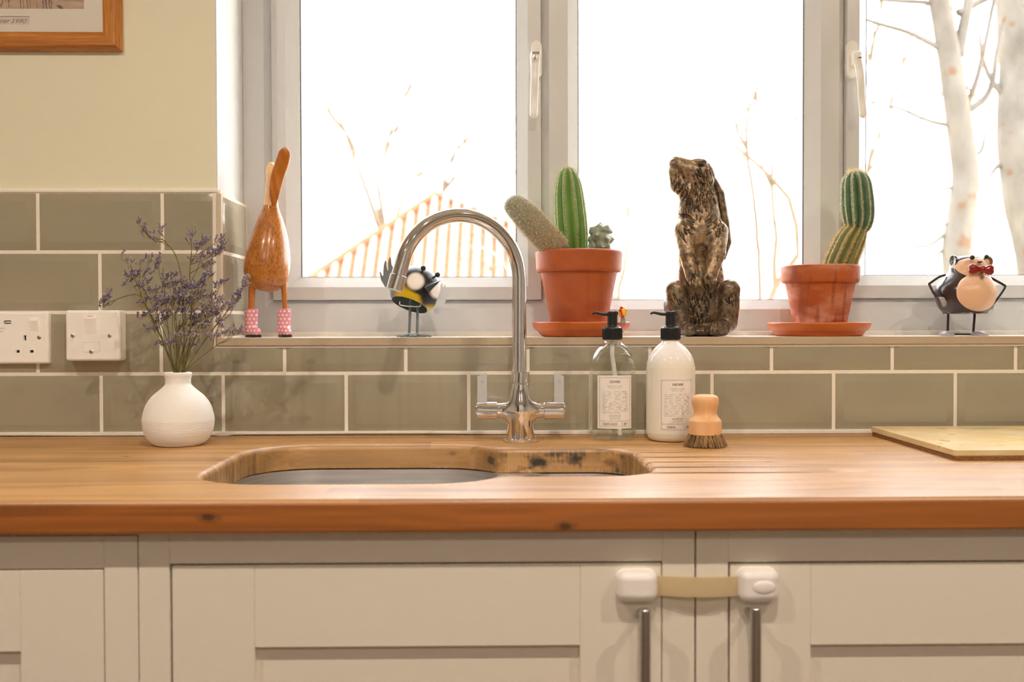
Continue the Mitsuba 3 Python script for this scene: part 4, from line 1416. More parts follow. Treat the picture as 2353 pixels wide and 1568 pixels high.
def spines(crest, step, length, nper, rng, c0, c1, width=.00022, dot=.0009, dotc=None, up=.3):
    V, F, C, n = [], [], [], 0
    DV, DC, dn = [], [], 0
    for pts, d, t in crest:
        L = np.concatenate([[0], np.cumsum(np.linalg.norm(np.diff(pts, axis=0), axis=1))])
        for u in np.arange(step * rng.random(), L[-1], step):
            o = np.array([np.interp(u, L, pts[:, i]) for i in range(3)])
            dd = np.array([np.interp(u, L, d[:, i]) for i in range(3)])
            tt = np.array([np.interp(u, L, t[:, i]) for i in range(3)])
            sd = np.cross(dd, tt)
            if dot:
                DV.append(OCT_V * dot * rng.uniform(.8, 1.2) + o)
            for _ in range(nper):
                v = dd * rng.uniform(.3, 1) + tt * (rng.normal(0, .55) + up) + sd * rng.normal(0, .8)
                v /= np.linalg.norm(v)
                l = length * rng.uniform(.5, 1.15)
                w = np.cross(v, [0.2, 1, .1])
                w /= np.linalg.norm(w) + 1e-9
                V.append(np.array([o + w * width, o - w * width, o + np.cross(v, w) * width, o + v * l]))
                F.append(np.array([[0, 1, 3], [1, 2, 3], [2, 0, 3]]) + n)
                n += 4
                c = np.asarray(c0) + (np.asarray(c1) - np.asarray(c0)) * rng.random()
                C.append(np.tile(c, (4, 1)))
    m = trimesh.Trimesh(np.vstack(V), np.vstack(F), process=False)
    c = np.vstack(C)
    if DV:
        dv = np.vstack(DV)
        df = np.vstack([OCT_F + 6 * i for i in range(len(DV))])
        m = cat(m, trimesh.Trimesh(dv, df, process=False))
        c = np.vstack([c, np.tile(dotc if dotc is not None else c1, (len(dv), 1))])
    return m, c


rc = np.random.default_rng(21)
q1 = lambda x, y, d=0: P(1120 + x / 3.564, 360 + y / 3.564, Y1 - d)
s1 = S(Y1) / 3.564
# tall green column
pa = [(700, 815), (700, 770), (690, 600), (674, 400), (664, 250), (658, 160), (656, 115), (655, 96), (655, 88)]
ra = [118, 125, 134, 128, 112, 86, 56, 30, 3]
t = thing('cactus', 'tall bright green ribbed cactus in the middle of the left pot', 'cactus')
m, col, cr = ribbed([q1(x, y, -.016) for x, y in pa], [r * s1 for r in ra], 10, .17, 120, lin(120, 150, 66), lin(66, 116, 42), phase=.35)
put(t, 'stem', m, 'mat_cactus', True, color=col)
m, c = spines(cr, .0034, .0062, 6, rc, lin(222, 206, 170), lin(200, 160, 120), dot=.00075, dotc=lin(226, 212, 186))
put(t, 'spines', m, 'mat_spine', False, color=c, kind='stuff', label='cream spines along the ribs')
# woolly leaning column
t = thing('cactus', 'woolly grey-brown cactus leaning left out of the left pot', 'cactus')
pb = [(612, 806), (580, 775), (500, 690), (400, 580), (300, 470), (215, 395), (178, 362), (160, 345)]
rb = [95, 104, 108, 108, 104, 86, 58, 4]
path = fine(np.array([q1(x, y, .022) for x, y in pb]), 12)
rad = fine(np.column_stack([np.array(rb) * s1, np.zeros(len(rb))]), 12)[:, 0]
nar = 56
tt, A, B = frames(path)
a = np.arange(nar) * 2 * np.pi / nar
rings = path[:, None] + (rad[:, None])[..., None] * (np.cos(a)[None, :, None] * A[:, None] + np.sin(a)[None, :, None] * B[:, None])
m = loft(rings)
fr = np.concatenate([np.repeat(np.linspace(0, 1, len(path)), nar), [0, 1]])[:, None]
put(t, 'stem', m, 'mat_cactus', True, color=np.array(lin(104, 84, 52)) * (1 - fr) + np.array(lin(112, 118, 92)) * fr)
V, F, C, n = [], [], [], 0
L = np.concatenate([[0], np.cumsum(np.linalg.norm(np.diff(path, axis=0), axis=1))])
tub_v, tub_c = [], []
row = 0
for u in np.arange(L[-1] * .08, L[-1] * .995, .0031):
    o = np.array([np.interp(u, L, path[:, i]) for i in range(3)])
    r = np.interp(u, L, rad)
    f = u / L[-1]
    i = min(int(np.searchsorted(L, u)), len(path) - 1)
    nn = max(6, int(2 * np.pi * r / .0033))
    row += 1
    base = np.array(lin(186, 150, 98)) * (1 - f) + np.array(lin(176, 178, 156)) * f
    for k in range(nn):
        ang = 2 * np.pi * (k + .5 * (row % 2)) / nn
        d = np.cos(ang) * A[i] + np.sin(ang) * B[i]
        side = np.cross(tt[i], d)
        q = o + d * (r + .0003)
        tub_v.append(OCT_V * .0012 + q)
        tone = base * rc.uniform(.7, 1.15)
        tub_c.append(np.tile(tone, (6, 1)))
        for _ in range(7):
            th = rc.uniform(0, 2 * np.pi)
            v = d * rc.uniform(.5, 1.3) + (np.cos(th) * tt[i] + np.sin(th) * side) * .7
            v /= np.linalg.norm(v)
            w = np.cross(v, d + .01)
            w /= np.linalg.norm(w) + 1e-9
            l = rc.uniform(.0028, .0052) * (1.8 if rc.random() < .2 else 1)
            V.append(np.array([q + w * .00017, q - w * .00017, q + v * l]))
            F.append([n, n + 1, n + 2])
            n += 3
            C.append(np.tile(np.array(lin(240, 234, 216)) * rc.uniform(.85, 1.05) * ((1 - f) * np.array([.9, .74, .52]) + f), (3, 1)))
put(t, 'tubercles', trimesh.Trimesh(np.vstack(tub_v), np.vstack([OCT_F + 6 * i for i in range(len(tub_v))]), process=False), 'mat_cactus', False, color=np.vstack(tub_c), kind='stuff')
put(t, 'wool', trimesh.Trimesh(np.vstack(V), np.array(F), process=False), 'mat_spine', False, color=np.vstack(C), kind='stuff', label='fine white woolly hair')
# small grey-green star cactus
t = thing('cactus', 'small grey-green knobbly cactus at the right of the left pot', 'cactus')
cs = q1(925, 680)
bodyf = []
for k, (x, y, dz, r, tx_, ty_) in enumerate([(925, 690, 0, 78, 0, 0), (860, 600, 20, 42, -.6, .5), (915, 585, 30, 46, -.15, .8), (975, 590, 25, 44, .3, .7), (1000, 600, 0, 36, .5, .6), (1010, 680, 10, 36, 1, .05), (850, 680, 10, 44, -.9, 0), (850, 740, 20, 44, -.7, -.2), (900, 650, 66, 44, -.2, .2), (965, 670, 64, 48, .3, .1), (940, 730, 60, 48, .1, -.3), (980, 740, 30, 46, .6, -.3), (900, 600, -40, 40, -.2, .6), (970, 600, -40, 40, .3, .6), (925, 560, 0, 28, 0, 1)]):
    bodyf.append((q1(x, y, dz * s1), r * s1, np.array([tx_, -dz / 70, ty_])))


def star(p):
    d = np.full(len(p), 1e9)
    for o, r, tip in bodyf:
        e = o + tip * r * .75
        d = smin(d, sd_cone(p, o, e, r, r * .2), .0025)
    return np.maximum(d, (soil1 - .004) - p[:, 2])


m = surface_nets(star, cs - [.04, .04, .045], cs + [.04, .04, .05], .0012)
tipd = np.min([np.linalg.norm(m.vertices - (o + tip * r * .95), axis=1) for o, r, tip in bodyf[1:]], axis=0)
col = np.array(lin(136, 146, 126)) * (.75 + .5 * meshkit.fbm(m.vertices * 120, 3)[:, None])
col = np.where(tipd[:, None] < .0028, np.array(lin(196, 192, 176)), col)
put(t, 'stem', m, 'mat_cactus', True, color=col)
# bent two-part cactus in the right pot
t = thing('cactus', 'dark green bent cactus with cream spine rows in the right pot', 'cactus')
q2 = lambda x, y, d=0: P(1740 + x / 3.734, 370 + y / 3.734, Y2 - d)
s2 = S(Y2) / 3.734
lo = [(690, 960), (706, 890), (745, 800), (790, 700), (830, 630), (852, 588), (862, 566)]
lr = [125, 132, 132, 126, 112, 92, 60]
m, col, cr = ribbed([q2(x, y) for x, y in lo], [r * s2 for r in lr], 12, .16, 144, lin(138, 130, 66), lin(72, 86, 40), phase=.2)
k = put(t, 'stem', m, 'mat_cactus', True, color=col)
m, c = spines(cr, .0030, .0075, 7, rc, lin(232, 206, 150), lin(206, 160, 96), dot=.0011, dotc=lin(222, 186, 128))
put(t, 'spines', m, 'mat_spine', False, color=c, kind='stuff', label='long golden spines on the lower part')
hi_ = [(850, 622), (858, 590), (866, 540), (868, 470), (862, 380), (856, 280), (850, 200), (846, 150), (843, 115), (842, 96), (842, 88)]
hr = [48, 92, 120, 134, 139, 134, 126, 110, 80, 40, 3]
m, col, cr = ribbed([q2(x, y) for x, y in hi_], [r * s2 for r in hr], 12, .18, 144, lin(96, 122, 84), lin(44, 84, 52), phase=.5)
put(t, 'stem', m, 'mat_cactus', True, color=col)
m, c = spines(cr, .0026, .0056, 7, rc, lin(232, 222, 198), lin(206, 190, 160), dot=.0009, dotc=lin(232, 222, 204))
put(t, 'spines', m, 'mat_spine', False, color=c, kind='stuff', label='white spines on the upper part')
m, c = spines([(np.array([q2(842, 112), q2(842, 92)]) + o, np.array([[0, -.3, 1.0]] * 2), np.array([[.5, 0, .5]] * 2)) for o in rc.normal(0, .007, (60, 3)) * [1, 1, .15]], .002, .008, 4, rc, lin(236, 216, 160), lin(226, 200, 140), dot=0)
put(t, 'crown_wool', m, 'mat_spine', False, color=c, kind='stuff', label='cream woolly crown')

# ---------------------------------------------------------------- glass hen on the saucer
t = thing('glass_hen_ornament', 'tiny yellow and red glass hen perched on the left pot saucer', 'ornament')
YH_ = 1.664
YH_ = 1.705
ch = lambda x, y, d=0: P(1300 + x / 4.126, 680 + y / 4.126, YH_ - d)
sh = S(YH_) / 4.126
mat('hen_yellow', lambda p, n, uv: mix(lin(236, 172, 20), lin(244, 206, 70), noise(p.x * 300, p.y * 300, p.z * 300)), 0.08, coat=1.0)
mat('hen_red', lin(206, 24, 16), 0.1, coat=1.0)
mat('hen_grey', lin(150, 146, 142), 0.25)
hb = [lathe([(0, ch(0, 216)[2]), (14 * sh, ch(0, 214)[2]), (30 * sh, ch(0, 196)[2]), (39 * sh, ch(0, 170)[2]), (38 * sh, ch(0, 145)[2]), (28 * sh, ch(0, 120)[2]), (14 * sh, ch(0, 106)[2]), (0, ch(0, 103)[2])], ch(540, 0)[:2], 32)]
put(t, 'body', hb[0], 'mat_hen_yellow', True)
put(t, 'comb', cat(ellipsoid(ch(528, 112, .004), np.array([14, 16, 13]) * sh, 2), ellipsoid(ch(520, 138, .008), np.array([13, 12, 18]) * sh, 2), ellipsoid(ch(540, 196, .008), np.array([18, 12, 14]) * sh, 2), ellipsoid(ch(530, 168, .0095), np.array([8, 6, 14]) * sh, 2)), 'mat_hen_red', True, label='red comb and wattle')
put(t, 'eye', ellipsoid(ch(574, 139, .004), np.array([6, 6, 6]) * sh, 2), 'mat_black_plastic', True)
put(t, 'clip', cat(lathe([(0, ch(0, 262)[2]), (26 * sh, ch(0, 262)[2]), (24 * sh, ch(0, 235)[2]), (20 * sh, ch(0, 212)[2]), (0, ch(0, 210)[2])], ch(543, 0)[:2], 24)), 'mat_hen_grey', 40, label='grey clip foot')

# ---------------------------------------------------------------- wooden duck in boots
YD = 1.768
qd = lambda x, y, d=0: P(500 + x / 3.137, 300 + y / 3.137, YD - d)
sd = S(YD) / 3.137
t = thing('wooden_duck', 'carved wooden duck in pink spotted boots standing in the left corner of the sill', 'ornament')
prof = [(370, 1166, 2), (370, 1160, 40), (366, 1140, 92), (362, 1100, 134), (352, 1030, 158), (358, 950, 162), (368, 850, 147), (376, 750, 123), (380, 650, 92), (383, 590, 68), (384, 545, 54), (386, 500, 48), (390, 440, 46), (394, 380, 43), (398, 330, 40), (402, 280, 34), (404, 250, 26), (405, 232, 12), (405, 226, 1)]
pf = fine(np.array(prof, float), 5)
a = np.arange(72) * 2 * np.pi / 72
rings = []
for x, y, r in pf:
    c = qd(x, y)
    deep = 1.0 if y < 600 else 1.0 + .12 * min(1, (y - 600) / 200)
    rings.append(np.stack([c[0] + r * sd * np.cos(a), c[1] + r * sd * deep * np.sin(a), np.full(72, c[2])], 1))
m = loft(rings)
znk = float(qd(0, 540)[2])
xd = float(qd(370, 0)[0])


def duck_col(p, n, uv):
    w_ = 6 * noise(p.x * 30, p.y * 30, p.z * 20)
    g = noise(p.x * 1100 + w_, p.y * 1100, p.z * 260 + w_) * .65 + .35 * noise(p.x * 420, p.y * 420, p.z * 90)
    body = mix(lin(188, 118, 44), lin(136, 76, 24), smoothstep(.3, .85, g))
    body = mix(body, lin(104, 52, 14), .35 * smoothstep(.5, .75, fbm(p.x * 18, p.y * 18, p.z * 12)))
    neck = mix(lin(226, 190, 140), lin(206, 160, 104), noise(p.x * 60, p.y * 60, p.z * 8))
    return mix(body, neck, smoothstep(znk - .002, znk + .002, p.z + .001 * noise(p.x * 300, 0, 0)))


mat('duck', duck_col, 0.22, spec=0.5, coat=0.6, coat_gloss=0.85)
mat('duck_bill', lambda p, n, uv: mix(lin(198, 120, 40), lin(146, 78, 18), noise(p.x * 160 + p.z * 30, p.y * 100, p.z * 18)), 0.22, coat=0.5)
mat('duck_leg', wood(lin(196, 120, 48), lin(150, 80, 22), 2, 90, 8), 0.25, coat=0.5)
put(t, 'body', m, 'mat_duck', True)
bill = np.array([(408, 545, 14), (407, 500, 26), (410, 450, 36), (424, 360, 45), (440, 300, 46), (458, 250, 47), (474, 200, 44), (482, 160, 40), (484, 138, 27), (484, 124, 11), (484, 119, 1)], float)
bf = fine(bill, 5)
rings = []
dep = np.interp(bf[:, 1], [119, 200, 330, 450, 545], [.050, .044, .037, .036, .032])
pts = np.array([qd(x, y, d) for (x, y, r), d in zip(bf, dep)])
tg = np.gradient(pts, axis=0)
tg /= np.linalg.norm(tg, axis=1, keepdims=True)
for (x, y, r), p_, g in zip(bf, pts, tg):
    ax = np.cross(g, [0, -1.0, 0])
    ax /= np.linalg.norm(ax)
    bz = np.cross(g, ax)
    rings.append(p_ + (r * sd) * (np.cos(a)[:, None] * ax + .42 * np.sin(a)[:, None] * bz))
put(t, 'bill', loft(rings), 'mat_duck_bill', True, label='long upturned orange bill')
put(t, 'cheek', ellipsoid(qd(388, 320, .012), np.array([38, 90 * .5, 92]) * sd, 3), 'mat_duck_cheek', True)
mat('duck_cheek', wood(lin(232, 200, 154), lin(212, 170, 116), 2, 90, 6), 0.3)
put(t, 'eye', ellipsoid(qd(362, 278, .012), np.array([8, 20, 14]) * sd, 3), 'mat_black_plastic', True, label='dark painted eye')


def boot_col(p, n, uv):
    g = .0066
    i = dr.floor(p.z / g)
    u, v = p.x / g + .5 * (i - 2 * dr.floor(i / 2)), p.z / g
    r = dr.sqrt(dr.square(u - dr.floor(u) - .5) + dr.square(v - dr.floor(v) - .5))
    return mix(lin(214, 138, 150), lin(240, 228, 220), smoothstep(.25, .2, r))


mat('boot', boot_col, 0.15, coat=0.8)
for lx, side in (((255, 245, 243), 0), ((476, 482, 484), 1)):
    top, mid, bot = qd(lx[0], 1070, 0), qd(lx[1], 1200, .003), qd(lx[2], 1310, .004)
    put(t, 'leg', tube(fine(np.array([top, mid, bot]), 6), np.linspace(30 if side == 0 else 24, 16 if side == 0 else 14, 13) * sd, 24), 'mat_duck_leg', 40)
    ox_ = (247, 485)[side]
    toe = (330, 549)[side]
    zs = lambda y: max(qd(0, y)[2], SILL + .004)
    cxb = qd(ox_, 1300)[0]
    yb_ = YD - .004
    ztp, zbt = qd(0, 1289)[2], SILL + .0042

    def boot(p):
        sh_ = sd_cone(p, (cxb + (-3 * sd), yb_, zbt + 40 * sd), (cxb, yb_, ztp + 30 * sd), 44 * sd, 50 * sd)
        sh_ = np.maximum(sh_, p[:, 2] - ztp)
        foot = sd_cone(p, (cxb - 8 * sd, yb_, zbt + 26 * sd), (cxb + (toe - ox_ - 36) * sd, yb_ - .012, zbt + 20 * sd), 42 * sd, 34 * sd)
        return np.maximum(smin(sh_, foot, .006), zbt - p[:, 2])
    k = put(t, 'boot', surface_nets(boot, (cxb - .03, yb_ - .045, zbt - .004), (cxb + .045, yb_ + .03, ztp + .005), .0011), 'mat_boot', 50, label='pink rubber boot with white spots')
    bm = scene[k]
    sole = [cxb - 46 * sd, cxb + (toe - ox_ + 2) * sd]
    sp = LineString([(cxb - 8 * sd, yb_), (cxb + (toe - ox_ - 36) * sd, yb_ - .012)]).buffer(36 * sd, 12)
    put(k, 'sole', extrude_z(sp, SILL + .0004, SILL + .0044), 'mat_black_plastic', 30, label='black sole')

# ---------------------------------------------------------------- metal garden bird
YBD = 1.762
qb = lambda x, y, d=0: P(620 + x / 3.92, 400 + y / 3.92, YBD - d)
sb = S(YBD) / 3.92
t = thing('metal_bird', 'painted metal blue tit ornament standing behind the tap spout', 'ornament')
cb = qb(1312, 1048)
Rb_ = np.array([228, 214, 222]) * sb
mm = trimesh.creation.icosphere(5)
v = mm.vertices * Rb_
cutn = np.array([math.sin(math.radians(20)) * -1.0, 0, -1.0])
cutn = np.array([-.31, -.34, -.89])
cutn /= np.linalg.norm(cutn)
hcut = 148 * sb
keep = v @ cutn < hcut
v = v.copy()
ov = (v @ cutn - hcut)
v[~keep] -= ov[~keep, None] * cutn
fkeep = keep[mm.faces].any(1)
outer = trimesh.Trimesh(v + cb, mm.faces[fkeep], process=False)
outer.remove_unreferenced_vertices()
inn = trimesh.Trimesh(v * .965 + cb, mm.faces[fkeep][:, ::-1], process=False)
inn.remove_unreferenced_vertices()


def bird_paint(w):
    q = (w - cb) / sb                        # in the drawing's units, on the bird itself
    x, y, z = q.T
    blue, black = np.array(lin(122, 136, 146)), np.array(lin(22, 22, 24))
    yellow, white = np.array(lin(206, 172, 16)), np.array(lin(232, 224, 214))
    sm = lambda a_, b_, t_: np.clip((t_ - a_) / (b_ - a_), 0, 1)[:, None] ** 1
    c = np.tile(blue, (len(w), 1))
    front = sm(60, -60, y)                   # the face looks at the room
    dcheek = np.sqrt((x - 15) ** 2 + (z - 75) ** 2)
    c = c * (1 - front * sm(165, 110, dcheek)) + black * front * sm(165, 110, dcheek)
    tilt = z + .42 * x
    beltf = front * sm(20, -40, tilt)
    c = c * (1 - beltf) + yellow * beltf
    bib = front * sm(110, 70, np.abs(x - 130) + .2 * np.abs(z)) * sm(-170, -120, z) * sm(120, 60, z)
    c = c * (1 - bib) + black * bib
    band = front * sm(44, 20, np.abs(tilt - 8)) * sm(-60, 20, x)
    c = c * (1 - band) + black * band
    ch_ = front * sm(86, 62, dcheek)
    c = c * (1 - ch_) + white * ch_
    d2 = np.sqrt((x - 205) ** 2 + (z + 10) ** 2)
    ch2 = front * sm(80, 50, d2)
    c = c * (1 - ch2) + white * ch2
    tail = sm(-130, -190, x)
    return c * (1 - tail) + np.array(lin(120, 128, 126)) * tail


mat('bird_paint', VC, 0.35)
mat('bird_grey', lin(112, 120, 120), 0.4)
mat('bird_inside', lin(140, 148, 148), 0.5)
mat('bird_white', lin(206, 212, 218), 0.35)
put(t, 'body', outer, 'mat_bird_paint', True, color=bird_paint(outer.vertices))
put(t, 'hollow', inn, 'mat_bird_inside', True, label='grey inside of the hollow body')
for x, y, d in ((1382, 848, .034), (1511, 908, .026)):
    e = qb(x, y, d)
    k = put(t, 'eye', ellipsoid(e, np.array([24, 24, 24]) * sb, 3), 'mat_black_plastic', True, label='black ball eye on a stalk')
    scene[k + '__stalk'] = mikit.ply(tube([e, cb + (e - cb) * .72], .0017, 10), 'mat_black_plastic', smooth=40)
bb, bt = qb(1440, 1020, .048), qb(1535, 962, .075)
dirb = bt - bb
put(t, 'beak', tube([bb - dirb * .15, bb, bb + dirb * .5, bt], [40 * sb, 36 * sb, 19 * sb, 1.5 * sb], 4), 'mat_black_plastic', False, label='black pointed beak')


def feather(pts_px, d, th):
    pl = Polygon([tuple(qb(x, y)[[0, 2]]) for x, y in pts_px]).buffer(.0008).buffer(-.0006)
    return extrude_y(pl, YBD - d - th, YBD - d)


wl = [(1090, 1040), (1040, 1015), (1008, 960), (994, 905), (994, 876), (1004, 890), (1014, 915), (1026, 920), (1026, 880), (1030, 820), (1044, 778), (1052, 790), (1054, 830), (1062, 872), (1070, 870), (1068, 820), (1074, 770), (1088, 748), (1094, 770), (1098, 815), (1120, 860), (1140, 940), (1140, 1010)]
put(t, 'wing', feather(wl, .004, .0015), 'mat_bird_grey', False, label='grey three-fingered wing')
wr = [(1480, 1230), (1500, 1262), (1530, 1262), (1570, 1200), (1600, 1120), (1612, 1075), (1590, 1060), (1588, 1005), (1576, 1010), (1572, 1045), (1562, 1045), (1562, 990), (1550, 1000), (1544, 1060), (1520, 1120), (1500, 1180)]
put(t, 'wing', rot(feather(wr, .030, .0015), [0, 0, 1], 12, qb(1545, 1120, .03)), 'mat_bird_white', False, label='white feathered wing')
for x0_, x1_, y0_ in ((1268, 1254, 1130), (1332, 1327, 1180)):
    put(t, 'leg', tube([qb(x0_, y0_), qb(x1_, 1458)], .0024, 12), 'mat_bird_grey', 40)
put(t, 'brace', tube(fine(np.array([qb(1172, 1150, .02), qb(1185, 1184, .02), qb(1340, 1194, .02), qb(1358, 1170, .02)]), 5), .0011, 8), 'mat_bird_white', 40, label='pale wire brace under the body')
fz_ = SILL + .0018
ft = []
for cx0 in (1254, 1327):
    b_ = qb(cx0, 1460)
    for dx, dy in ((-105, -.010), (-60, -.03), (90, -.03), (130, -.006), (0, .02)):
        ft.append(tube([(b_[0], b_[1], fz_ + .0028), (b_[0] + dx * sb * .35, b_[1] + dy * .5, fz_ + .0012), (b_[0] + dx * sb, b_[1] + dy, fz_ - .0002)], [.0032, .0024, .0014], 10))
put(t, 'feet', cat(*ft), 'mat_bird_grey', 40)

# ---------------------------------------------------------------- metal monkey
YM = 1.768
qm = lambda x, y, d=0: P(2100 + x / 6.534, 560 + y / 6.534, YM - d)
sm_ = S(YM) / 6.534
t = thing('metal_monkey', 'round brown metal monkey ornament with red bow tie at the right of the sill', 'ornament')
mat('monkey_brown', lambda p, n, uv: mix(lin(56, 38, 32), lin(40, 26, 22), noise(p.x * 40, p.y * 40, p.z * 40)), 0.22, coat=0.6)
mat('monkey_skin', lin(222, 180, 146), 0.35)
mat('monkey_wire', lin(30, 22, 20), 0.35)
mat('bow_red', lin(130, 14, 12), 0.2, coat=0.6)
mat('monkey_ear', lin(110, 84, 60), 0.4)
rows = [(2, 178), (90, 184), (170, 205), (225, 250), (255, 310), (270, 370), (278, 430), (310, 480), (370, 560), (415, 640), (436, 720), (432, 800), (410, 890), (370, 975), (320, 1035), (300, 1056), (2, 1058)]
cm = qm(805, 0)
pr = [(r * sm_, qm(0, y)[2]) for r, y in rows[::-1]]
shift = fine(np.column_stack([[r for r, _ in pr], [z for _, z in pr]]), 4)
shift = np.clip(shift, [1e-5, -9], [9, 9])
bm = lathe([tuple(q) for q in shift], (cm[0], YM), 72, .92)
# the head sits a little to the right of the belly
zz = bm.vertices[:, 2]
k_ = np.clip((zz - qm(0, 640)[2]) / (qm(0, 400)[2] - qm(0, 640)[2]), 0, 1)
bm.vertices[:, 0] += k_ * 15 * sm_ - (1 - k_) * 32 * sm_
put(t, 'body', bm, 'mat_monkey_brown', True)


def plate_on(cx0, cy0, rx, ry, lift, lobes=None):
    """A domed plate over the front of the body."""
    n, m_ = 14, 56
    aa = np.arange(m_) * 2 * np.pi / m_
    V_ = [(0.0, 0.0)]
    for i in range(1, n + 1):
        f = i / n
        k = 1.0 if lobes is None else lobes(aa)
        V_ += list(zip(rx * f * np.cos(aa) * k, ry * f * np.sin(aa) * k))
    V_ = np.array(V_)
    X, Z = cx0 + V_[:, 0], cy0 - V_[:, 1]
    W_ = np.array([qm(x, y) for x, y in zip(X, Z)])
    rad = np.interp(W_[:, 2], shift[:, 1][1:-1], shift[:, 0][1:-1])
    kk = np.clip((W_[:, 2] - qm(0, 640)[2]) / (qm(0, 400)[2] - qm(0, 640)[2]), 0, 1)
    cxx = cm[0] + kk * 15 * sm_ - (1 - kk) * 32 * sm_
    u_ = np.clip((W_[:, 0] - cxx) / np.maximum(rad, 1e-4), -1, 1)
    rr_ = np.hypot(V_[:, 0] / rx, V_[:, 1] / ry)
    dep_ = rad * .92 * np.sqrt(np.maximum(1 - u_ ** 2, .02)) + lift * np.sqrt(np.clip(1 - rr_ ** 2, 0.04, 1))
    W_[:, 1] = YM - dep_
    F_ = [[0, 1 + j, 1 + (j + 1) % m_] for j in range(m_)]
    for i in range(n - 1):
        for j in range(m_):
            a_, b_ = 1 + i * m_ + j, 1 + i * m_ + (j + 1) % m_
            F_ += [[a_, a_ + m_, b_ + m_], [a_, b_ + m_, b_]]
    e0 = len(W_)
    back = W_[1 + (n - 1) * m_:].copy()
    back[:, 1] += .006
    W2 = np.vstack([W_, back])
    for j in range(m_):
        a_, b_ = 1 + (n - 1) * m_ + j, 1 + (n - 1) * m_ + (j + 1) % m_
        F_ += [[a_, e0 + j, e0 + (j + 1) % m_], [a_, e0 + (j + 1) % m_, b_]]
    return trimesh.Trimesh(W2, F_, process=False), W_


m, _ = plate_on(832, 742, 334, 278, .007)
put(t, 'belly', m, 'mat_monkey_skin', 40, label='pale domed belly plate')
m, wf = plate_on(820, 372, 243, 165, .005, lambda a: 1 - .10 * np.cos(2 * a + np.pi) * (np.sin(a) > 0) + .0 * a)
put(t, 'face', m, 'mat_monkey_skin', 40, label='pale face plate')
yf0 = wf[:, 1].min()
for x, y, r in ((727, 228, 36), (945, 218, 34)):
    e = qm(x, y)
    put(t, 'eye', ellipsoid((e[0], YM - .037 + (.002 if x > 900 else 0), e[2]), np.array([r, r, r]) * sm_, 3), 'mat_black_plastic', True, label='round black eye')
nn = qm(838, 294)
put(t, 'nose', cat(ellipsoid((nn[0] - 16 * sm_, yf0 + .0015, nn[2]), np.array([24, 16, 14]) * sm_, 2), ellipsoid((nn[0] + 16 * sm_, yf0 + .0015, nn[2]), np.array([24, 16, 14]) * sm_, 2), ellipsoid((nn[0], yf0 + .0015, nn[2] - 10 * sm_), np.array([12, 12, 12]) * sm_, 2)), 'mat_black_plastic', True, label='black nose')
yb0 = yf0 - .006


def lobe(cx0, cy0, sgn):
    P_ = []
    for a_ in np.linspace(0, 2 * np.pi, 40, endpoint=False):
        r_ = 90 * (1 + .12 * np.cos(2 * a_))
        x_ = np.cos(a_) * r_ * .95
        notch = 16 * np.exp(-((a_ - (0 if sgn > 0 else np.pi)) / .35) ** 2) if sgn < 0 else 16 * np.exp(-(min(a_, 2 * np.pi - a_) / .35) ** 2)
        x_ -= sgn * notch
        w_ = .62 + .38 * np.clip((sgn * np.cos(a_) + .6) / 1.0, 0, 1)
        P_.append(qm(cx0 + x_, cy0 + np.sin(a_) * r_ * w_ * 1.02)[[0, 2]])
    pl = Polygon(P_)
    pts = []
    rings = []
    for f, dy in ((.15, -.0052), (.5, -.0048), (.8, -.0036), (.95, -.0018), (1, 0), (1, .002)):
        g = np.array(pl.exterior.coords)[:-1]
        c_ = g.mean(0)
        g = c_ + (g - c_) * f
        rings.append(np.column_stack([g[:, 0], np.full(len(g), yb0 + dy), g[:, 1]]))
    return loft(rings)


kc = qm(838, 408)
put(t, 'bow_tie', cat(lobe(735, 402, -1), lobe(932, 415, 1), ellipsoid((kc[0], yb0 - .0035, kc[2]), np.array([50, 40, 56]) * sm_, 3)), 'mat_bow_red', 45, label='dark red bow tie')
put(t, 'bow_pin', tube([(qm(820, 460)[0], yb0 + .001, qm(820, 460)[2]), (qm(845, 540)[0], yb0 - .002, qm(845, 540)[2])], .0028, 10), 'mat_monkey_ear', 40)
ear = lathe([(0, 0), (78 * sm_, 0), (82 * sm_, .0015), (76 * sm_, .004), (50 * sm_, .003), (0, .0022)], (0, 0), 40)
for (x, y, ry) in ((1098, 272, 0), (612, 262, 80)):
    e = ear.copy()
    e.vertices = e.vertices * [1, 1.06, 1]
    rot(e, [1, 0, 0], 90)
    rot(e, [0, 0, 1], -ry)
    e.apply_translation(qm(x, y, .004))
    k = put(t, 'ear', e, 'mat_monkey_ear' if ry == 0 else 'mat_monkey_brown', 30)
    if ry:
        continue
    ie = ellipsoid((0, 0, 0), np.array([44, 10, 50]) * sm_, 3)
    rot(ie, [0, 0, 1], -ry)
    ie.apply_translation(qm(x - 6, y + 10, .0078) if ry == 0 else qm(x + 4, y + 8, .006))
    put(k, 'inner_ear', ie, 'mat_monkey_skin', True, label='pale inner ear')
put(t, 'arm', tube(fine(np.array([qm(470, 470), qm(380, 500), (qm(250, 590)), qm(236, 625), qm(330, 790, .012), qm(390, 830, .020)]), 6), .0021, 12), 'mat_monkey_wire', 40)
put(t, 'arm', tube(fine(np.array([qm(1105, 484), qm(1230, 555), qm(1345, 620), qm(1366, 655), qm(1280, 790, .006), qm(1185, 912, .012)]), 6), .0021, 12), 'mat_monkey_wire', 40)
mat('monkey_hand', lin(150, 146, 148), 0.3)
put(t, 'hand', cat(ellipsoid(qm(432, 850, .043), np.array([40, 14, 46]) * sm_, 3), ellipsoid(qm(452, 900, .044), np.array([40, 16, 54]) * sm_, 3), ellipsoid(qm(402, 822, .038), np.array([30, 12, 22]) * sm_, 3)), 'mat_monkey_hand', True, label='grey metal hand')
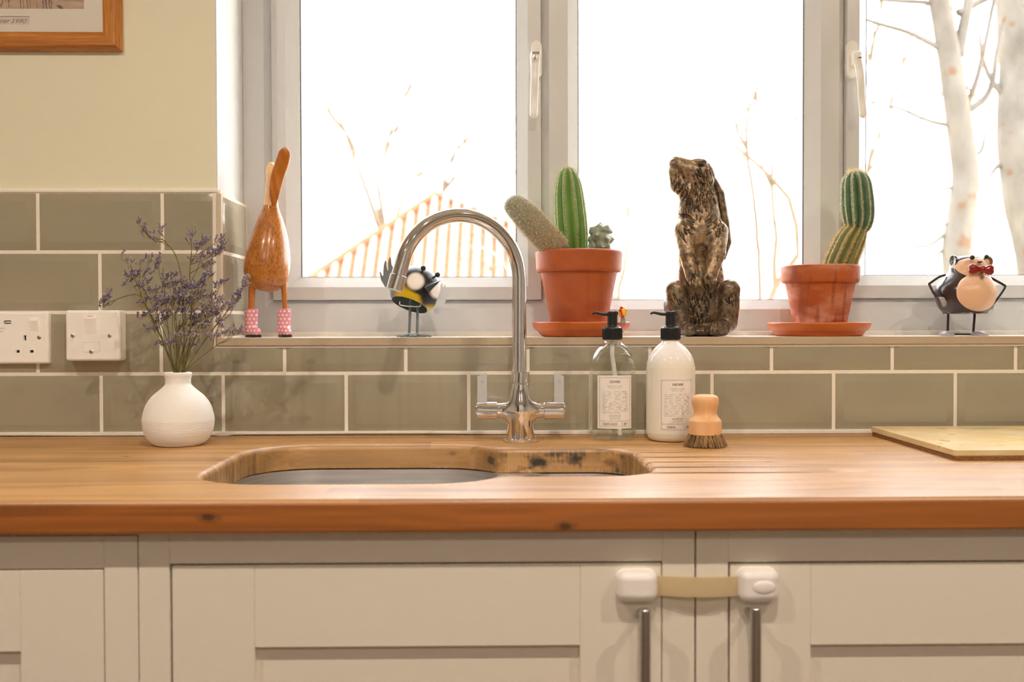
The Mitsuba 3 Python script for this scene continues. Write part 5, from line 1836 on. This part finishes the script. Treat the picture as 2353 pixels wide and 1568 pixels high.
put(t, 'hand', cat(ellipsoid(qm(1168, 945, .014), np.array([34, 20, 46]) * sm_, 3), ellipsoid(qm(1190, 915, .012), np.array([20, 14, 26]) * sm_, 3)), 'mat_monkey_hand', True, label='grey metal hand')
zf = SILL + .0004
for xa, xb_, xs_, w_ in ((515, 508, 466, 108), (915, 892, 960, 122)):
    put(t, 'leg', tube([qm(xa, 1040), (qm(xb_, 1330)[0], YM, zf + .006)], .0021, 12), 'mat_monkey_wire', 40)
    el = ellipsoid((qm(xs_, 0)[0], YM - .008, zf), np.array([w_, 150, 74]) * sm_, 3)
    el = from_manifold(to_manifold(el) ^ to_manifold(bx(-9, 9, -9, 9, zf, 9)))
    put(t, 'shoe', el, 'mat_monkey_hand', 40, label='domed grey shoe')
put(t, 'foot_bar', tube([(qm(560, 0)[0], YM, zf + .0022), (qm(860, 0)[0], YM, zf + .0022)], .0017, 10), 'mat_monkey_wire', 40)

# ---------------------------------------------------------------- hare statue (drawn in picture pixels, then scaled; d points at the room)
YHR = 1.768
t = thing('hare_statue', 'bronze-coloured hare statue sitting up and gazing upward in front of the middle window', 'statue')
oh = P(1610, 774, YHR)
sH = S(YHR)


def hare(p):
    X = lambda x, y, d: np.array([x, y, d], float)
    pt = p * [1, 1, 1.32]                    # the trunk is flatter than it is wide
    f = sd_cone(pt, X(1612, 715, -22), X(1612, 640, -14), 60, 53)
    f = smin(f, sd_cone(pt, X(1612, 640, -14), X(1606, 535, 0), 50, 52), 10)
    f = smin(f, sd_cone(pt, X(1606, 535, 0), X(1602, 455, 6), 55, 43), 10)
    # haunches and feet
    for a_, b_, ra, rb_ in ((X(1546, 668, 30), X(1558, 738, 34), 22, 24), (X(1671, 668, 26), X(1666, 742, 22), 24, 24)):
        f = smin(f, sd_cone(p, a_, b_, ra, rb_), 5)
    f = smin(f, sd_ell(p, X(1672, 700, 0), X(24, 46, 44)), 6)
    f = smin(f, sd_ell(p, X(1548, 700, 4), X(23, 42, 44)), 6)
    f = smin(f, sd_cone(p, X(1566, 757, 48), X(1572, 758, 72), 15, 14), 4)
    f = smin(f, sd_cone(p, X(1640, 756, 46), X(1628, 757, 72), 17, 16), 4)
    f = smin(f, sd_cone(p, X(1660, 748, 20), X(1650, 756, 50), 20, 17), 4)
    for x in (1617, 1627, 1637):
        f = smin(f, sd_ell(p, X(x, 760, 86), X(6, 9, 7)), 2)
    f = smin(f, sd_ell(p, X(1610, 762, 0), X(62, 14, 52)), 8)
    # chest hollow between the arms
    f = smax(f, -sd_ell(p, X(1602, 606, 48), X(24, 46, 30)), 6)
    # arms
    f = smin(f, sd_cone(p, X(1569, 532, 18), X(1571, 588, 40), 25, 18), 7)
    f = smin(f, sd_cone(p, X(1571, 588, 40), X(1581, 636, 50), 18, 16), 5)
    f = smin(f, sd_ell(p, X(1585, 648, 55), X(16, 14, 13)), 4)
    for q in ((1577, 656), (1586, 659), (1595, 656)):
        f = smin(f, sd_ell(p, X(q[0], q[1], 62), X(5, 8, 6)), 1.5)
    f = smin(f, sd_cone(p, X(1643, 536, 18), X(1637, 588, 42), 26, 20), 7)
    f = smin(f, sd_cone(p, X(1637, 588, 42), X(1622, 632, 52), 20, 16), 5)
    f = smin(f, sd_ell(p, X(1619, 642, 56), X(16, 13, 13)), 4)
    for q in ((1610, 650), (1619, 652), (1628, 650)):
        f = smin(f, sd_ell(p, X(q[0], q[1], 63), X(5, 8, 6)), 1.5)
    # head looking up to the left
    h = sd_ell(p, X(1604, 410, 4), X(36, 41, 36))
    h = smin(h, sd_cone(p, X(1598, 404, 12), X(1558, 386, 22), 35, 22), 10)
    h = smin(h, sd_cone(p, X(1549, 378, 22), X(1545, 381, 24), 15, 13), 3)
    h = smin(h, sd_cone(p, X(1543, 398, 22), X(1556, 428, 16), 12, 20), 4)
    h = smin(h, sd_cone(p, X(1560, 428, 14), X(1590, 448, 12), 18, 30), 8)
    h = smin(h, sd_ell(p, X(1598, 378, 34), X(19, 7, 8)), 3)              # brow
    h = smax(h, -sd_ell(p, X(1602, 385, 44), X(11, 5, 7)), 2)              # eye socket
    h = smin(h, sd_ell(p, X(1602, 385, 36), X(8, 5, 6)), 1)
    h = smax(h, -sd_cone(p, X(1533, 388, 34), X(1552, 396, 46), 2.2, 2.2), 1.5)
    h = smax(h, -sd_cone(p, X(1552, 396, 46), X(1580, 420, 47), 2.2, 3.0), 2)    # mouth
    f = smin(f, h, 8)
    # flat under the base
    return np.maximum(f, p[:, 1] - 774)


strokes = []
rh = np.random.default_rng(8)
for x, y, n_, ang, sp in ((1556, 435, 26, 95, 18), (1580, 450, 34, 100, 24), (1612, 450, 34, 85, 26), (1632, 440, 20, 80, 14), (1575, 470, 18, 95, 18), (1600, 480, 26, 92, 26), (1625, 475, 14, 80, 14), (1600, 415, 16, 60, 20), (1622, 405, 14, 75, 14),
                          (1574, 512, 14, 35, 16), (1580, 522, 10, 40, 12), (1630, 520, 10, 140, 14), (1648, 535, 12, 100, 12), (1560, 540, 8, 70, 10), (1655, 600, 14, 95, 10), (1560, 690, 10, 60, 16), (1680, 690, 14, 75, 14), (1580, 656, 8, 80, 8), (1620, 652, 8, 80, 8), (1610, 690, 22, 90, 30), (1610, 740, 16, 90, 30)):
    for _ in range(n_):
        c_ = np.array([x, y]) + rh.normal(0, 1, 2) * [sp * .6, 11]
        a_ = math.radians(ang + rh.normal(0, 12))
        l_ = rh.uniform(7, 15)
        d_ = np.array([math.cos(a_), math.sin(a_)]) * l_
        strokes.append((c_ - d_ / 2, c_ + d_ / 2, rh.uniform(.8, 1.35)))


def hare_finish(m, strokes):
    m.fix_normals()
    v, nr = np.array(m.vertices), np.array(m.vertex_normals)
    g = np.zeros(len(v))
    idx = np.where(nr[:, 2] > .05)[0]
    p2 = v[idx][:, :2]
    for a_, b_, w_ in strokes:
        near = np.where((np.abs(p2 - (a_ + b_) / 2) < 16).all(1))[0]
        if len(near):
            q = p2[near]
            ba = b_ - a_
            t_ = np.clip((q - a_) @ ba / (ba @ ba), 0, 1)
            dd = np.linalg.norm(q - a_ - t_[:, None] * ba, axis=1)
            g[idx[near]] = np.maximum(g[idx[near]], np.exp(-(dd / w_) ** 2))
    n1 = meshkit.fbm(v * .11, 4, 5)
    n2 = meshkit.fbm(v * .35, 3, 9)
    v = v - nr * (3.4 * g + 2.0 * (.5 - n1) + .6 * (.5 - n2))[:, None]
    v[:, 1] = np.minimum(v[:, 1], 774)
    hi2, lo2, mid2 = np.array(lin(176, 150, 118)), np.array(lin(24, 20, 19)), np.array(lin(110, 97, 84))
    pat = np.clip((n1 - .34) / .26, 0, 1)[:, None]
    dry = np.clip((n2 - .34) / .14, 0, 1)[:, None]
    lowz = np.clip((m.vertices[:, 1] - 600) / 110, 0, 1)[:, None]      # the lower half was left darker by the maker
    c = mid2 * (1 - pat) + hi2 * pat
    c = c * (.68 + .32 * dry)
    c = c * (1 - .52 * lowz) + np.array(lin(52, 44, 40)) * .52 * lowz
    c = c * (1 - .85 * g[:, None]) + lo2 * .85 * g[:, None]
    w = np.column_stack([oh[0] + (v[:, 0] - 1610) * sH, YHR - v[:, 2] * sH, SILL + .0004 + (774 - v[:, 1]) * sH])
    out = trimesh.Trimesh(w, m.faces, process=False)
    if out.volume < 0:
        out.invert()
    return out, c


mat('hare', VC, 0.38, metallic=0.55, spec=0.5)
m = surface_nets(hare, (1510, 355, -66), (1708, 776, 104), 1.35)
m, c = hare_finish(m, strokes)
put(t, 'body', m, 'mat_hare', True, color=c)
for dx, dd_ in ((4, -22), (-12, -46)):
    def earf(p):
        pts = [np.array([1630 + dx * .4, 402, dd_ * .5]), np.array([1653 + dx, 445, dd_]), np.array([1664 + dx, 510, dd_ - 6]), np.array([1671 + dx, 556, dd_ - 8]), np.array([1666 + dx, 592, dd_ - 8])]
        rr = [13, 17, 19, 17, 7]
        q = p.copy()
        f = np.full(len(p), 1e9)
        for i in range(4):
            f = np.minimum(f, sd_cone(q * [1, 1, .55], pts[i] * [1, 1, .55], pts[i + 1] * [1, 1, .55], rr[i] * .72, rr[i + 1] * .72))
        groove = sd_cone(q * [1, 1, .55], (pts[1] + [-7, 0, 14]) * [1, 1, .55], (pts[3] + [-6, 10, 14]) * [1, 1, .55], 4, 3)
        return smax(f, -groove, 2)
    m = surface_nets(earf, (1600, 385, -95), (1695, 610, 30), 1.8)
    m, c = hare_finish(m, [])
    put(t, 'ear', m, 'mat_hare', True, color=c * .8, label='long ear laid back')
eye = ellipsoid((oh[0] + (1602 - 1610) * sH, YHR - 41 * sH, SILL + (774 - 385) * sH), np.array([7, 5, 4]) * sH, 3)
mat('hare_eye', [.02, .018, .016], 0.1)
put(t, 'eye', eye, 'mat_hare_eye', True)
# ---------------------------------------------------------------- the garden outside
struct('ground', 'bright winter lawn outside the window')
mat('lawn', lambda p, n, uv: mix(lin(150, 140, 100), lin(180, 166, 130), fbm(p.x * .8, p.y * .8, 0)), 0.9)
put('', 'ground', bx(-40, 40, 2.05, 70, -.4, -.3), 'mat_lawn', False)


def bark(c0, c1):
    def fn(p, n, uv):
        g = fbm(p.x * 9, p.y * 9, p.z * 4, 4)
        s = smoothstep(.62, .8, fbm(p.x * 14, p.y * 14, p.z * 9, 3))
        return mix(mix(c0, c1, g), lin(96, 62, 30), .75 * s)
    return fn


mat('bark_pale', bark(lin(120, 114, 106), lin(66, 58, 50)), 0.8)
mat('bark_brown', bark(lin(104, 90, 72), lin(78, 64, 48)), 0.8)
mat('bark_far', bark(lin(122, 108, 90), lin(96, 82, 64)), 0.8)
rt = np.random.default_rng(77)


def limb(pts_px, Y, r0, r1, n=10, wob=.01):
    w = np.array([P(x, y, Y + (d[0] if d else 0)) for x, y, *d in pts_px])
    w = fine(w, 6)
    w = w + wob * (meshkit.noise(w * 6)[:, None] - .5) * np.array([[1, 1, .3]])
    s = Y / FPX
    return tube(w, np.linspace(r0 * s, r1 * s, len(w)), n)


def tree(label, Y, trunk, branches, m, group=None):
    t = thing('tree', label, 'tree', group)
    put(t, 'trunk', limb(trunk[0], Y, trunk[1], trunk[2], 18, .02), m, True)
    for b in branches:
        k = put(t, 'branch', limb(b[0], Y, b[1], b[2], 8), m, True)
    return t


Yt = 6.0
tree('pale garden tree with crooked trunk seen through the right window pane', Yt, ([(2200, 1200), (2205, 700), (2200, 560), (2218, 420), (2205, 300), (2190, 180), (2168, 60), (2150, -60), (2130, -220)], 37, 20),
     [([(2200, 130), (2218, 40), (2240, -60), (2270, -160)], 15, 9), ([(2175, 120), (2130, 95), (2080, 72), (2020, 55), (1960, 36), (1890, 16)], 8, 3), ([(2195, 290), (2150, 282), (2110, 268), (2070, 250), (2010, 236), (1985, 228)], 6, 2.2),
      ([(2190, 20), (2130, 6), (2060, 2), (1990, -4)], 7, 4), ([(2200, 30), (2260, 0), (2320, -30)], 9, 6), ([(2155, 115), (2190, 160), (2230, 210), (2262, 240)], 5, 2), ([(2205, 360), (2250, 352), (2262, 320), (2268, 280)], 6, 3), ([(2185, 432), (2140, 436), (2090, 450), (2030, 470)], 4, 1.5),
      ([(2190, 512), (2160, 520), (2140, 550)], 4, 2), ([(2185, 560), (2150, 590), (2120, 640), (2080, 690)], 5, 1.6), ([(2180, 530), (2130, 566), (2070, 556), (2046, 540)], 5, 2), ([(2215, 260), (2262, 226), (2282, 180), (2290, 120), (2310, 40)], 9, 5), ([(2220, 250), (2250, 160), (2280, 20), (2300, -80)], 8, 4)], 'mat_bark_pale')
tree('broad pale tree trunk at the right edge of the right window pane', 7.0, ([(2400, 1200), (2385, 640), (2350, 460), (2335, 300), (2338, 150), (2330, 20), (2326, -200)], 46, 38),
     [([(2325, 370), (2295, 380), (2270, 410), (2250, 430)], 8, 2), ([(2330, 240), (2290, 200), (2262, 150), (2250, 80)], 9, 4), ([(2330, 110), (2380, 90), (2430, 60)], 12, 8)], 'mat_bark_pale')


def twiggy(label, Y, base, h, spread, n, m, r0=7, group=None):
    """A bare tree far down the garden: forking limbs."""
    t = thing('tree', label, 'tree', group)
    s = Y / FPX
    limbs, twigs = [], []

    def grow(p, d, l, r, k):
        q = [p]
        for i in range(5):
            d = d + rt.normal(0, .16, 3)
            d[2] += .05
            d /= np.linalg.norm(d)
            q.append(q[-1] + d * l / 5)
        (limbs if k < 2 else twigs).append(tube(np.array(q), np.linspace(r, r * .6, 6), 7))
        if k < n:
            for _ in range(3 if k else 4):
                dd = d + rt.normal(0, spread, 3)
                dd /= np.linalg.norm(dd)
                grow(q[-1 - int(rt.integers(0, 2))], dd, l * rt.uniform(.55, .8), r * .58, k + 1)
    grow(P(base[0], base[1], Y), np.array([0, 0, 1.0]), h * s * .42, r0 * s, 0)
    put(t, 'trunk', cat(*limbs), m, True)
    put(t, 'twigs', cat(*twigs), m, True, kind='stuff')


twiggy('bare pale tree far down the garden, left of the hare in the middle pane', 15, (1480, 962), 800, .42, 4, 'mat_bark_far', 12)
twiggy('bare tree rising behind the hare statue in the middle pane', 13, (1640, 1000), 1100, .4, 4, 'mat_bark_far', 12)
tree('thin bare tree right of the hare in the middle pane', 11, ([(1752, 1050), (1752, 900), (1745, 640), (1735, 480), (1716, 345), (1722, 250), (1760, 180), (1850, 120)], 6, 3), [([(1716, 345), (1690, 290), (1680, 200), (1650, 140)], 4, 2), ([(1720, 250), (1680, 262), (1640, 285)], 4, 2)], 'mat_bark_brown')
twiggy('bare tree beyond the roof in the left pane', 31, (930, 850), 900, .45, 4, 'mat_bark_far', 11)

# neighbour's tiled roof
YR = 26.0
t = thing('outbuilding', 'neighbouring outbuilding with orange pantiled hipped roof in the left pane', 'building')
mat('pantile', lambda p, n, uv: mix(lin(150, 92, 66), lin(128, 72, 50), noise(p.x * 2, p.y * 2, p.z * 9)), 0.8)
mat('render_wall', [.6, .57, .52], 0.9)
ap, lf, rg_ = P(1000, 452, YR + 2.2), P(690, 660, YR), P(1240, 660, YR)
rr2 = P(1230, 545, YR + 2.2)
zl = lf[2]
roof = trimesh.Trimesh([ap, lf, (rg_[0], YR, zl), rr2, (ap[0], YR + 4.4, zl), (rr2[0], YR + 4.4, zl), (lf[0], YR + 4.4, zl), (rg_[0], YR + 4.4, zl)]).convex_hull
put(t, 'roof', roof, 'mat_pantile', False)
put(t, 'wall', bx(lf[0] + .2, rg_[0] - .2, YR + .3, YR + 4.2, -.35, zl + .02), 'mat_render_wall', False)
mat('pantile_crest', lin(190, 156, 134), 0.9)
sl = (ap - np.array([ap[0], YR, zl]))
nr_ = 20
for i in range(nr_):
    x = lf[0] + (rg_[0] - lf[0]) * (i + .6) / nr_
    f = (x - lf[0]) / (ap[0] - lf[0]) if x < ap[0] else 1 - (x - ap[0]) / (rr2[0] - ap[0]) * (1 - (rr2[2] - zl) / (ap[2] - zl))
    f = max(.06, min(1, f))
    a_ = np.array([x, YR - .02, zl + .02])
    b_ = np.array([x + .22 * f * .3, YR + 2.2 * f - .02, zl + (ap[2] - zl) * f + .02])
    put(t + '__roof', 'tile_course', tube([a_, b_], .085, 8), 'mat_pantile_crest', 40)
put(t, 'ridge', tube([lf + [0, 0, .05], ap + [0, 0, .06], rr2 + [0, 0, .06], np.array([rg_[0], YR, zl]) + [0, 0, .05]], .11, 8), 'mat_pantile', 40)
